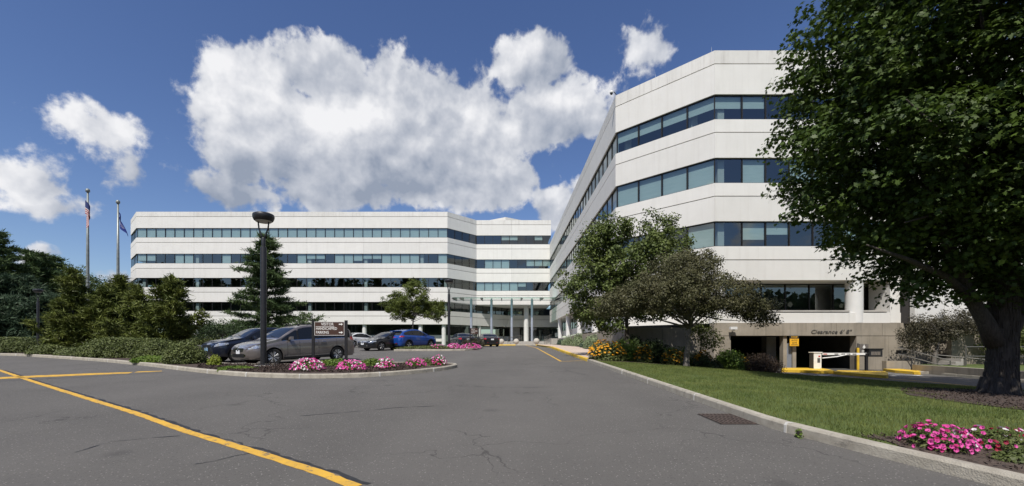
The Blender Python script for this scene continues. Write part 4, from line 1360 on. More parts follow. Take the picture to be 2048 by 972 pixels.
# ---- the big maple at the right
MB_ = (13.25, 11.6, lawn_z(13.25, 11.6))
mz = -MB_[2]
maple_root = broadleaf('maple_tree', 'huge dark green maple filling the right side of the picture', MB_,
          [(0.2, 0, 7.2 + mz - .0, 5.5, 5.6, 5.6), (-1.9, -.6, 4.9 + mz, 3.2, 3.0, 2.9), (-2.4, -.5, 7.9 + mz, 3.1, 3.2, 3.3), (2.6, .5, 4.6 + mz, 3.4, 3.2, 3.0),
           (-1.2, -1.0, 11.0 + mz, 3.3, 3.5, 3.0), (-.9, .8, 2.9 + mz, 2.0, 2.2, 1.4), (1.6, -.4, 3.2 + mz, 3.0, 2.6, 1.8), (-.6, .3, 2.6 + mz, 2.2, 2.0, 1.4), (-3.3, -.3, 5.8 + mz, 2.45, 2.5, 3.1), (2.4, -3.0, 5.8 + mz, 3.6, 3.8, 3.6), (-.3, -3.0, 8.6 + mz, 3.0, 3.2, 3.0)],
          0, 0, 2350, 82, .33, .142, MAPLE, 'leaf_maple', seed=4, shell=.35, upbias=.8, fold=.35, droop=.4, flat=.5)
mb = MB(); rngm = np.random.default_rng(8)
tr = [(0, 0, -.3), (0, 0, 0.0), (0.02, 0, .12), (.04, 0, .35), (.08, 0, .8), (.12, 0, 1.5), (.10, 0, 2.1), (.18, 0, 3.2), (.25, .1, 5.5), (.2, 0, 8.5)]
mb.tube(tr, [.46, .42, .36, .325, .29, .275, .30, .24, .18, .08], 22)
# limbs: one to the left off the fork, one to the right
mb.tube([(-.1, 0, 1.35), (-.42, -.05, 1.95), (-.85, -.1, 2.55), (-1.25, -.1, 3.4), (-2.1, -.3, 5.2), (-3.0, -.5, 7.2)], [.22, .18, .15, .13, .10, .04], 12)
mb.tube([(.15, 0, 1.5), (.62, .1, 2.15), (1.1, .2, 3.1), (1.9, .4, 4.8), (2.8, .5, 6.6)], [.22, .18, .15, .11, .04], 12)
mb.tube([(-.9, -.1, 2.6), (-1.7, -.3, 3.1), (-3.0, -.6, 3.5), (-4.3, -.9, 3.8)], [.12, .09, .06, .02], 8)
for k in range(7):   # root flare
    a = k * .9 + .3
    mb.tube([(math.cos(a) * .26, math.sin(a) * .26, .45), (math.cos(a) * .34, math.sin(a) * .34, .08), (math.cos(a) * .56, math.sin(a) * .56, -.12)], [.09, .10, .05], 8)
for k in range(26):
    t = Vector((rngm.uniform(-5, 4), rngm.uniform(-4, 4), rngm.uniform(3.5, 11)))
    s = Vector((.1, 0, rngm.uniform(2.5, 7.5)))
    m_ = s.lerp(t, .5) + Vector((0, 0, .5))
    mb.tube([s, m_, t], [.10, .06, .015], 6)
tk = mb.build('trunk', 'bark', maple_root, smooth=True)
# bark plates: long thick flakes standing proud of the trunk
fl = MB()
for k in range(420):
    a = rngm.uniform(0, 6.283); z = rngm.uniform(.05, 3.0); r_ = np.interp(z, [0, .12, .35, .8, 1.5, 2.1, 3.2], [.42, .36, .325, .29, .275, .30, .24]); cx = np.interp(z, [0, .35, .8, 1.5, 2.1, 3.2], [0, .04, .08, .12, .10, .18])
    hl_ = rngm.uniform(.07, .22); wa = rngm.uniform(.03, .06); tw = rngm.uniform(-.05, .05)
    P_ = []
    for (da, dz, dr) in ((-wa, -hl_, -.004), (wa, -hl_, -.004), (wa * 1.1 + tw, hl_, -.004), (-wa * .9 + tw, hl_, -.004), (-wa * .5, -hl_ * .8, .022), (wa * .5, -hl_ * .8, .022), (wa * .6 + tw, hl_ * .8, .02), (-wa * .4 + tw, hl_ * .8, .02)):
        P_.append((cx + (r_ + dr) * math.cos(a + da), (r_ + dr) * math.sin(a + da), z + dz))
    fl.add(P_, [(4, 5, 6, 7), (0, 1, 5, 4), (1, 2, 6, 5), (2, 3, 7, 6), (3, 0, 4, 7)])
fo = fl.build('bark_plates', 'bark', maple_root); fo['kind'] = 'stuff'

# ---- trees before the near wing
broadleaf('shade_tree', 'tall leafy green tree before the near wing, left of the dark crab apple', (6.6, 23.4, -.75),
          [(-.2, 0, 5.3, 2.5, 2.2, 2.3), (-1.9, 0, 3.9, 1.9, 1.7, 1.7), (1.8, 0, 5.2, 2.0, 1.8, 1.9), (1.9, .2, 7.0, 1.2, 1.2, 1.2), (-.6, 0, 7.0, 1.2, 1.2, .9), (-1.2, .3, 2.4, 1.6, 1.5, 1.0), (-1.6, .1, 6.0, 1.1, 1.2, 1.2),
           (1.5, 0, 3.2, 2.0, 1.6, 1.2)],
          .16, 1.6, 620, 66, .25, .145, OVAL, 'leaf_green', seed=12, shell=.25, nlimb=40, upbias=.4)
broadleaf('crab_apple_tree', 'spreading dark purple-green crab apple on the lawn before the near wing', (8.3, 19.8, lawn_z(8.3, 19.8)),
          [(0, 0, 3.3, 3.4, 2.6, .95), (-.2, 0, 4.1, 2.0, 1.8, 1.05), (2.2, 0, 2.75, 1.9, 1.6, .55), (-2.3, 0, 3.0, 1.6, 1.6, .7), (.4, 0, 4.75, 1.0, 1.0, .6), (3.1, .1, 2.35, 1.0, .9, .3), (-3.3, 0, 2.75, 1.2, 1.0, .5), (3.7, 0, 2.15, .8, .7, .25)],
          .13, 1.0, 760, 74, .20, .085, OVAL, 'leaf_crab', 'bark_grey', seed=13, shell=.2, nlimb=70, upbias=.3)
broadleaf('young_tree', 'small bright green sapling beside the garage wall, right of the crab apple trunk', (10.2, 22.6, -1.2),
          [(0, 0, 2.4, .9, .8, .8), (.3, 0, 1.5, .7, .7, .6)], .05, .9, 60, 40, .2, .10, OVAL, 'leaf_honey', 'bark_grey', seed=14, nlimb=14)
# parking-lot trees
broadleaf('parking_lot_tree', 'small feathery green tree behind the blue car', (-11.4, 53.0, -.1),
          [(0, 0, 5.5, 2.6, 2.2, 1.9), (-2.0, 0, 5.2, 2.0, 1.6, 1.2), (2.2, 0, 4.6, 2.1, 1.6, 1.3), (.4, 0, 7.3, 1.6, 1.3, 1.1), (3.2, 0, 3.8, 1.5, 1.2, .8), (-1.2, 0, 3.8, 1.6, 1.4, .8)],
          .14, 2.3, 420, 52, .25, .17, OVAL, 'leaf_honey', 'bark_grey', seed=15, shell=.25, nlimb=30)
conifer('pine_tree', 'white pine with layered branches behind the grey minivan', (-27.6, 50.0, -.1), 12.4, 5.0, 'needle_pine', seed=21, nw=18, tuft=.44, per=46, z0=.08, tufts=13, sweep=.10, cone=.68, needle=1.0, irregular=.3)
broadleaf('small_tree', 'low dark leafy tree behind the dark blue car', (-26.8, 41.0, -.25), [(0, 0, 1.8, 2.0, 1.6, .8), (-1.6, 0, 1.5, 1.5, 1.3, .7), (1.8, 0, 1.5, 1.4, 1.2, .7)],
          .08, .8, 180, 40, .25, .12, OVAL, 'leaf_dark', seed=16, nlimb=12)
conifer('pine_tree', 'low pine bough tree just left of the brown sign top', (-18.8, 41, -.25), 3.0, 3.3, 'needle_pine', seed=22, nw=6, tuft=.35, per=26, z0=.2, tufts=7, sweep=.12, cone=.5)

# junipers on the left island

JK = dict(z0=.05, sweep=.60, cone=.72, topw=.06, irregular=.55, needle=1.1)
for (lab, x, y_, z, h, rad, sd_, nw_) in [
        ('tall ragged juniper at the left, just right of the small lamp post', -27.0, 27.0, -.5, 5.0, 1.9, 31, 12),
        ('thin dark juniper between the tall left one and the left flag pole', -28.6, 28.6, -.5, 3.7, 1.3, 36, 9),
        ('broad olive green juniper under the two flag poles', -25.4, 28.6, -.45, 4.8, 2.1, 32, 12),
        ('bushy juniper just right of the right flag pole', -24.6, 26.6, -.5, 3.9, 1.9, 35, 10),
        ('dark twisted juniper before the left end of the long wing', -22.2, 26.0, -.5, 3.9, 1.9, 33, 10),
        ('spiky juniper with pointed branches left of the dark blue car', -18.9, 24.5, -.58, 4.3, 1.8, 34, 11)]:
    conifer('juniper_tree', lab, (x, y_, z), h, rad, 'needle_juniper', bm='bark_grey', seed=sd_, nw=nw_, tuft=.24, per=56, tufts=9, **JK)

# woods at the far left
rb = random.Random(9)
for i, (px, py, Y, rx, kind) in enumerate([(-60, 500, 62, 6, 0), (28, 560, 58, 6.5, 1), (62, 508, 74, 6.0, 0), (-25, 470, 66, 7.0, 0), (100, 520, 84, 5.5, 0), (140, 528, 80, 5.0, 2), (172, 552, 78, 5, 2), (205, 556, 86, 6, 2), (246, 566, 82, 5, 2), (262, 590, 70, 3.5, 2),
                                  (112, 600, 52, 4.2, 1), (-10, 600, 50, 4.5, 1)]):
    X = (px - 1010) * Y / 865; z = -.1; h = (690 - py) * Y / 865 - z
    lab = ['tall dark white pine in the woods at the left edge', 'blue-green layered pine behind the small left lamp post', 'rounded green broadleaf tree behind the flag poles'][kind]
    uni = {0: 'tall pine at the picture\'s left edge, cut by the frame', 1: 'bushy blue-green pine low behind the small left lamp post', 2: 'tall dark flat-topped pine above the small left lamp post', 3: 'dark pine crown poking in at the far left, highest of the woods',
           4: 'dark pine between the small lamp post and the left flag pole', 5: 'pale-topped broadleaf tree just left of the left flag pole', 6: 'broadleaf tree directly behind the left flag pole', 7: 'rounded tree between the two flag poles',
           8: 'broadleaf tree just right of the right flag pole', 9: 'small tree against the left end of the long wing', 10: 'low layered pine to the right of the small left lamp post', 11: 'low blue-green pine at the left edge behind the hedge'}[i]
    if kind < 2:
        conifer('pine_tree', uni, (X, Y, z), h, rx, 'needle_blue' if kind else 'needle_pine', seed=50 + i, nw=13, tuft=.62, per=80, z0=.06, tufts=10, cone=.55, topw=.35, sweep=.08, needle=1.0, group='trees of the left woods')
    else:
        broadleaf('broadleaf_tree', uni, (X, Y, z), [(0, 0, h * .62, rx, rx, h * .38), (rx * .5, 0, h * .4, rx * .8, rx * .8, h * .3), (-rx * .6, 0, h * .45, rx * .7, rx * .7, h * .3)], .25, 3, 300, 60, .6, .30, OVAL, 'leaf_green' if i == 5 else 'leaf_dark', seed=60 + i, nlimb=8, group='trees of the left woods')
# greenery at the far right beyond the steps
broadleaf('crab_apple_tree', 'small dark crab apple in front of the concrete wall, right of the garage opening', (24.6, 24.8, -1.1),
          [(0, 0, 2.1, 1.6, 1.2, .95), (1.2, 0, 2.4, 1.4, 1.2, .8), (-.9, 0, 1.6, 1.0, .9, .9), (2.6, 0, 2.3, 1.0, 1, .6)], .11, .8, 300, 44, .18, .085, OVAL, 'leaf_crab_red', 'bark_grey', seed=71, nlimb=30, shell=.25)
broadleaf('small_tree', 'pale green feathery tree behind the guard rail, left of the maple trunk', (28.6, 24.4, -1.1),
          [(0, 0, 2.0, 1.5, 1.2, 1.1), (1.3, 0, 1.5, 1.3, 1.1, .9), (-.6, 0, 1.1, 1.0, .9, .7)], .06, .6, 240, 44, .2, .10, OVAL, 'hedge_leaf', 'bark_grey', seed=72, nlimb=16)
broadleaf('small_tree', 'green tree behind the guard rail at the right edge, right of the maple trunk', (33.5, 25.0, -1.1),
          [(0, 0, 2.6, 2.2, 1.5, 1.6), (-2.0, 0, 2.0, 1.5, 1.1, 1.0)], .08, 1.0, 240, 44, .25, .14, OVAL, 'leaf_honey', 'bark_grey', seed=73, nlimb=12)
# the wood on the other side of the avenue, mirrored in the windows
rngw = np.random.default_rng(77)
ell = [(x, -62 + rngw.uniform(-6, 6), rngw.uniform(4, 7), rngw.uniform(5, 9), 5, rngw.uniform(6, 11)) for x in np.arange(-235, 150, 7.5)]
ell = [(x, y, z * (2.6 if x < -15 else .9), rx, ry, h * (2.1 if x < -15 else .8)) for (x, y, z, rx, ry, h) in ell]
Cw, Dw = clump_points(ell, 4600, rngw, .5)
Pw = np.repeat(Cw, 14, 0) + rngw.normal(size=(4600 * 14, 3)) * 1.1
Vw, kw = leaf_arrays(Pw[Pw[:, 2] > -1.5], rngw.normal(size=(int((Pw[:, 2] > -1.5).sum()), 3)), 2.1, OVAL, rng=rngw)
quads = []
for (cx, cy, cz, rx_, ry_, rz_) in ell:
    G = [[(cx + .84 * rx_ * math.cos(a) * math.cos(e) * (1 + .12 * math.sin(5 * a + 3 * e)), cy + .84 * ry_ * math.sin(a) * math.cos(e), cz + .84 * rz_ * math.sin(e) * (1 + .12 * math.sin(4 * a))) for a in [2 * math.pi * i / 14 for i in range(15)]] for e in [math.pi * (j / 8 - .5) for j in range(9)]]
    for j in range(8):
        for i in range(14): quads += [G[j][i], G[j][i + 1], G[j + 1][i + 1], G[j + 1][i]]
o = mesh_obj('woodland', poly_mesh('woodland', [(Vw, kw, 0), (np.array(quads), 4, 0)], 'leaf_dark')); tag(o, 'wooded belt across the avenue, seen only as dark shapes mirrored in the office windows', kind='stuff')

# ---- shrubs and hedges on the left island
def isl_z(x, y): return rz(y) + .11


HL = 'hedge shrubs along the left kerb'
hl = [(20, 703, 27.8, 1.7, 1.1, .95, 'low clipped hedge shrub at the left edge of the picture'), (100, 700, 25.9, 1.3, .9, .66, 'loose leafy shrub just right of the small left lamp post'),
      (150, 706, 24.4, 1.2, .8, .62, 'hedge shrub below the left flag pole'), (195, 709, 23.3, 1.1, .8, .88, 'leafy hedge shrub left of the flat dark clipped one'),
      (238, 712, 22.6, 1.3, .8, .92, 'dark clipped hedge shrub below the right flag pole'), (285, 709, 22.6, 1.1, .8, .95, 'dark clipped hedge shrub at the right end of the hedge')]
for i, (px, py, Y, rx, ry, h, lab) in enumerate(hl):
    shrub('hedge_shrub', lab, ((px - 1010) * Y / 865, Y, isl_z(0, Y)), rx * .8, ry, h * (1.0, .9, .85, 1.05, 1.08, 1.0)[i], 'hedge_leaf', 100 + i, n=6500, leaf=.085, cut=i in (0, 4, 5), group=HL)
shrub('shrub', 'tall loose shrub before the spiky juniper, left one of a pair', ((318 - 1010) * 20.6 / 865, 20.6, isl_z(0, 20.6)), 1.05, .8, 1.0, 'hedge_leaf', 110, n=6000, leaf=.075, group='pair of shrubs left of the dark blue car')
shrub('shrub', 'rounded shrub nearest the kerb left of the dark blue car, right one of a pair', ((372 - 1010) * 18.2 / 865, 18.2, isl_z(0, 18.2)), .85, .7, .92, 'hedge_leaf', 111, n=6000, leaf=.075, group='pair of shrubs left of the dark blue car')
shrub('spirea_shrub', 'small lime yellow shrub in front of the dark blue car', ((430.5 - 1010) * 17.1 / 865, 17.1, isl_z(0, 17.1)), .27, .25, .46, 'lime_leaf', 112, n=900, leaf=.055)
shrub('ground_weed', 'patch of light green weeds by the kerb below the hedge', ((300 - 1010) * 18.7 / 865, 18.9, isl_z(0, 18.7)), .95, .35, .30, 'bright_leaf', 113, n=4600, leaf=.06, cat='weeds')
shrub('ground_weed', 'low strip of weeds in the mulch left of the lamp post foot', ((462 - 1010) * 15.3 / 865, 15.6, isl_z(0, 15.6)), .8, .25, .10, 'bright_leaf', 114, n=1300, leaf=.05, cat='weeds')
shrub('ground_weed', 'tuft of weeds hanging over the kerb stone left of the lamp post', (gp(441, 749)[0], gp(441, 749)[1] + .12, rz(15) + .09), .16, .14, .14, 'bright_leaf', 115, n=380, leaf=.05, cat='weeds')
shrub('ground_weed', 'green weeds growing behind the first two flower clumps', ((668 - 1010) * 17 / 865, 16.9, isl_z(0, 17)), .8, .35, .30, 'bright_leaf', 116, n=1500, leaf=.055, cat='weeds')
shrub('ground_weed', 'green weeds between the second and third flower clumps', ((745 - 1010) * 17 / 865, 16.9, isl_z(0, 17)), .55, .35, .34, 'bright_leaf', 117, n=1200, leaf=.055, cat='weeds')
shrub('ground_weed', 'weeds round the last flower clumps at the tip of the island', ((845 - 1010) * 17.2 / 865, 17.3, isl_z(0, 17)), .8, .40, .30, 'hedge_leaf', 118, n=1700, leaf=.06, cat='weeds')
shrub('shrub', 'reddish green shrub round the posts of the far brown sign', ((947 - 1010) * 38.6 / 865, 38.6, isl_z(0, 38.6)), 1.1, .8, 1.0, 'leaf_crab_red', 119, n=2200, leaf=.09)
shrub('ground_weed', 'weedy green strip on the far island', ((862 - 1010) * 34.2 / 865, 33.6, isl_z(0, 34)), 2.6, .7, .22, 'hedge_leaf', 120, n=4600, leaf=.08, cat='weeds')
# grass strip and hedge beyond the car park
MB().box(-62, -12, 66.5, 71.5, -.3, .12).build('grass_strip', 'far_grass')['kind'] = 'structure'
for i, X in enumerate((-50, -45, -38, -32)):
    shrub('hedge_shrub', ['clipped hedge at the far left end of the car park', 'clipped hedge left of the white pine, far side of the car park', 'hedge behind the dark blue car on the far side of the car park', 'hedge behind the white pine trunk'][i], (X, 66, .1), 3.2, 1.0, 1.5, 'hedge_leaf', 130 + i, n=2200, leaf=.22, cut=True, group='hedges beyond the car park')

# ---- right-hand beds
def bz(x, y): return lawn_z(x, y) + .0


def at(px, Y): return (px - 1010) * Y / 865


for i, (px, Y, rx, ry, h, m_, lab, n_, lf) in enumerate([
    (1138, 46, 1.2, .5, 1.0, 'variegated_leaf', 'farthest pale variegated shrub along the retaining wall', 2200, .10),
    (1160, 40, 1.2, .5, 1.15, 'variegated_leaf', 'second pale variegated shrub along the retaining wall', 4600, .10),
    (1183, 33.5, 1.1, .5, 1.15, 'variegated_leaf', 'nearest pale variegated shrub along the retaining wall', 2800, .09),
    (1166, 36, .7, .4, .55, 'bluegreen_leaf', 'low blue-green juniper in front of the pale shrubs', 1600, .09),
    (1192, 29.0, .9, .5, .62, 'bluegreen_leaf', 'low dark blue-green juniper at the end of the pale shrubs', 2000, .08),
    (1122, 55, .7, .5, .8, 'bluegreen_leaf', 'small dark shrub below the white columns by the entrance', 1200, .10)]):
    shrub('shrub', lab, (max(at(px, Y), 6.75), Y, rz(Y) + .15), rx * .7, ry + .6, h, m_, 140 + i, n=n_, leaf=lf, group='shrubs along the retaining wall')
shrub('shrub', 'dark evergreen shrub in the shade left of the green mound', (6.9, 23.9, -.7), 1.0, .8, 1.25, 'leaf_dark', 150, n=4600, leaf=.10)
shrub('shrub', 'big rounded green mound shrub above the yellow flowers', (at(1245, 22.2), 22.2, -.85), 1.05, .8, 1.15, 'bright_leaf', 151, n=3600, leaf=.09)
shrub('shrub', 'dark green shrub in the shade below the two trees', (8.1, 23.6, -1.0), 1.2, .8, 1.3, 'leaf_dark', 152, n=4600, leaf=.1)
shrub('shrub', 'light green leafy shrub just left of the crab apple trunk', (at(1352, 22), 22.0, -1.05), .75, .6, 1.0, 'bright_leaf', 153, n=2000, leaf=.10)
shrub('shrub', 'pale green shrub just right of the crab apple trunk', (at(1392, 22.3), 22.3, -1.15), .5, .5, .9, 'variegated_leaf', 154, n=1400, leaf=.08)
shrub('shrub', 'glossy round green shrub at the left edge of the garage opening', (at(1457, 22.4), 22.4, -1.38), .86, .8, 1.16, 'bright_leaf', 155, n=4200, leaf=.10)
shrub('barberry_shrub', 'round dark burgundy shrub before the garage opening', (at(1524, 21.9), 21.9, -1.47), 1.0, .85, 1.12, 'burgundy_leaf', 156, n=5200, leaf=.055)
shrub('shrub', 'dark low shrub right of the crab apple trunk under the yellow flowers', (at(1415, 21.3), 21.3, -1.18), .7, .5, .52, 'leaf_dark', 157, n=1800, leaf=.08)


def susans(label, px, Y, rx, ry, h, seed, n=55, m='petal_orange', zoff=0, green=1500):
    rng = np.random.default_rng(seed)
    x = at(px, Y); z = lawn_z(x, Y) + .0
    root = shrub('yellow_daisy_clump', label, (x, Y, z), rx, ry, h, 'hedge_leaf', seed, n=green, leaf=.09, cat='flowers', group='clumps of yellow daisies')
    d = unit(rng.normal(size=(n, 3))); d[:, 2] = np.abs(d[:, 2]) + .25; d = unit(d)
    P = d * np.array([rx, ry, h]) * rng.uniform(.9, 1.08, (n, 1))
    V, k = leaf_arrays(P, d * .6 + np.array([0, -.3, .8]) + rng.normal(size=(n, 3)) * .3, .125, PETAL, rng=rng)
    P2 = P + np.array([0, -.012, .02])
    V2, k2 = leaf_arrays(P2, d * .3 + np.array([0, -.4, .8]), .032, PETAL, rng=rng)
    b = mesh_obj('blossoms', poly_mesh('blossoms', [(V, k, 0), (V2, k2, 1)], [m, 'sign_text_black']), root); b['kind'] = 'stuff'
    return root


susans('largest clump of yellow daisies, at the corner of the bed by the walk', 1213, 20.6, .95, .55, .95, 161, n=170)
susans('small clump of yellow daisies right of the green mound', 1287, 21.0, .48, .4, .85, 162, n=60)
susans('shaded clump of orange daisies left of the crab apple trunk', 1347, 20.9, .6, .4, .75, 163, n=80)
susans('orange daisies just right of the crab apple trunk', 1406, 21.8, .55, .35, .85, 164, n=70)
susans('few orange daisies hidden between the green and the burgundy shrub', 1488, 22.2, .3, .3, .75, 165, n=26, green=300)


# ---- petunias
def petunias(label, loc, rx, ry, h, seed, mats, weights, n, size, single=False, green=900, group='petunia clumps on the island', gm='bright_leaf', leaf=.045):
    rng = np.random.default_rng(seed)
    root = thing('petunia_clump', label, 'flowers', loc, group=group)
    d = unit(rng.normal(size=(green, 3))); d[:, 2] = np.abs(d[:, 2]); P = d * (rng.random((green, 1)) ** .4 * .95) * np.array([rx, ry, h])
    V, k = leaf_arrays(P, d * .5 + np.array([0, 0, .6]) + rng.normal(size=(green, 3)) * .5, leaf, OVAL, rng=rng)
    f = mesh_obj('foliage', poly_mesh('foliage', [(V, k, 0)], gm), root); f['kind'] = 'stuff'
    d = unit(rng.normal(size=(n, 3)) * np.array([1, 1, .8])); d[:, 2] = np.abs(d[:, 2]) * .9 + .05
    P = d * np.array([rx, ry, h]) * rng.uniform(.92, 1.1, (n, 1)) + np.array([0, 0, .02])
    Nn = d * .9 + np.array([0, -.35, .25]) + rng.normal(size=(n, 3)) * .3
    mi = rng.choice(len(mats), n, p=weights)
    # keep colours in drifts
    if not single:
        parts = []
        for m in range(len(mats)):
            s = mi == m
            if s.sum():
                V, k = leaf_arrays(P[s], Nn[s], size * rng.uniform(.8, 1.15, s.sum()), PETAL, rng=rng); parts.append((V, k, m))
        b = mesh_obj('blossoms', poly_mesh('blossoms', parts, list(mats)), root); b['kind'] = 'stuff'
    else:
        protos = []
        for m in mats:
            mb = MB(); K = 10
            vs = [(0, 0, -.010)] + [(math.sin(a) * r, math.cos(a) * r, z) for (rr_, z) in ((.30, .0), (1.0, .012)) for a, r in
                                      [(2 * math.pi * q / K, rr_ * (.5 if q % 2 else .42) * size) for q in range(K)]]
            mb.add(vs, [(0, 1 + (q + 1) % K, 1 + q) for q in range(K)], 1)
            mb.add(vs, [(1 + q, 1 + (q + 1) % K, 1 + K + (q + 1) % K, 1 + K + q) for q in range(K)], 0)
            protos.append(mb.mesh('blossom', [m, 'flower_eye']))
        for p, nn, m in zip(P, Nn, mi):
            q = Vector(nn).normalized().to_track_quat('Z', 'Y').to_euler()
            o = mesh_obj('blossom', protos[m], root, tuple(p), (q.x, q.y, rng.uniform(-3, 3)) if False else tuple(q))
            s_ = rng.uniform(.8, 1.15); o.scale = (s_, s_, s_)
    return root


PM = ('petal_pink', 'petal_magenta', 'petal_white')
for (px, Y, rx, ry, h, w, lab, n, sd_) in [
    (615, 14.9, .56, .42, .42, (.55, .15, .30), 'big pink and white petunia clump at the foot of the brown sign', 330, 1),
    (703, 15.2, .50, .38, .34, (.78, .12, .10), 'pink petunia clump, second from the lamp post', 260, 2),
    (773, 15.9, .38, .32, .38, (.45, .20, .35), 'mixed pink and white petunia clump in the middle of the row', 150, 3),
    (832, 16.6, .40, .30, .32, (.78, .16, .06), 'loose magenta petunia clump, second from the island tip', 130, 4),
    (877, 17.3, .34, .28, .40, (.40, .40, .20), 'red-pink petunia clump at the tip of the island', 110, 5)]:
    petunias(lab, (at(px, Y), Y, isl_z(0, Y)), rx, ry, h, 200 + sd_, PM, w, n, .062)
for (px, Y, rx, lab, sd_) in [(874, 33.4, .55, 'faint pink petunia patch beside the blue car on the far island', 1), (908, 33.6, .52, 'pink petunia clump left of the far brown sign', 2), (941, 33.9, .80, 'widest pink petunia clump at the tip of the far island', 3)]:
    petunias(lab, (at(px, Y), Y, isl_z(0, Y)), rx, .4, .42, 210 + sd_, PM, (.85, .05, .10), 170 if sd_ > 1 else 50, .10, group='petunia clumps on the far island')
zz = lawn_z(4.75, 4.72)
petunias('bright pink petunia clump near the kerb at the lower right', (4.94, 4.95, lawn_z(4.9, 4.95)), .29, .34, .27, 221, PM, (.86, .12, .02), 170, .050, single=True, green=1500, gm='hedge_leaf', leaf=.035, group='petunia clumps by the near kerb')
petunias('mixed pink, crimson and white petunia clump at the right edge of the picture', (5.72, 5.0, lawn_z(5.7, 5.0)), .38, .42, .22, 222, ('petal_pink', 'petal_crimson', 'petal_white'), (.5, .25, .25), 110, .050, single=True, green=1800, gm='hedge_leaf', leaf=.035, group='petunia clumps by the near kerb')
shrub('ground_weed', 'feathery green weeds between the kerb and the mixed flowers at the lower right', (5.45, 4.45, lawn_z(5.4, 4.4)), .38, .22, .12, 'hedge_leaf', 230, n=1600, leaf=.035, cat='weeds')
shrub('ground_weed', 'tiny weed growing out of a kerb joint at the right', (KX + .03, 5.9, rz(5.9) - .0), .05, .06, .14, 'bright_leaf', 231, n=90, leaf=.025, cat='weeds')

# ================================================================== vehicles
def interp(tab, x):
    """tab = [(x, v), ...] with falling x (front to rear); smooth between"""
    if x >= tab[0][0]: return tab[0][1]
    for (a, va), (b, vb) in zip(tab, tab[1:]):
        if x >= b:
            t = (a - x) / (a - b)
            return va + (vb - va) * t
    return tab[-1][1]


def smooth_tab(tab, n=3):
    # corner-cutting keeps the profile fluid
    for _ in range(n):
        out = [tab[0]]
        for (a, va), (b, vb) in zip(tab, tab[1:]):
            out += [(a * .75 + b * .25, va * .75 + vb * .25), (a * .25 + b * .75, va * .25 + vb * .75)]
        tab = out + [tab[-1]]
    return tab


TYRES = {}


def wheel(parent, x, y, r, side, w=.215, spokes=5, steer=0, dark=False):
    key = (r, spokes, dark)
    if key not in TYRES:
        ty = MB().lathe([(r * .66, -w / 2 + .01), (r * .9, -w / 2), (r * .985, -w / 2 + .03), (r, -w * .2), (r, w * .2), (r * .985, w / 2 - .03), (r * .9, w / 2), (r * .66, w / 2 - .01)], 28, axis='y')
        rm = MB()
        R1 = r * .68
        rm.lathe([(R1, -w / 2 + .02), (R1, w / 2 - .01), (R1 * .92, w / 2 - .012), (R1 * .88, w / 2 - .05), (R1 * .86, -.02), (.02, -.03)], 28, axis='y')
        sp = MB()
        for k in range(spokes):
            a = 2 * math.pi * k / spokes + .3
            for da in (-.13, .13):
                c, s_ = math.cos(a + da), math.sin(a + da); c0, s0 = math.cos(a + da * .4), math.sin(a + da * .4)
                p0 = Vector((c0 * R1 * .15, w / 2 - .035, s0 * R1 * .15)); p1 = Vector((c * R1 * .93, w / 2 - .02, s_ * R1 * .93))
                sp.tube([p0, p1], [R1 * .12, R1 * .09], 5)
        sp.lathe([(R1 * .22, w / 2 - .06), (R1 * .2, w / 2 - .02), (R1 * .1, w / 2 - .012)], 14, axis='y')
        TYRES[key] = (ty.mesh('tyre', 'rubber', angle=40), rm.mesh('rim', 'plastic_black', angle=40), sp.mesh('spokes', 'alloy', angle=40))
    ty, rm, sp = TYRES[key]
    wo = bpy.data.objects.new('wheel', ty); link(wo, parent); wo.location = (x, y, r); wo.rotation_euler = (0, 0, steer if side > 0 else math.pi + steer)
    mesh_obj('rim', rm, wo); mesh_obj('spokes', sp, wo)
    return wo


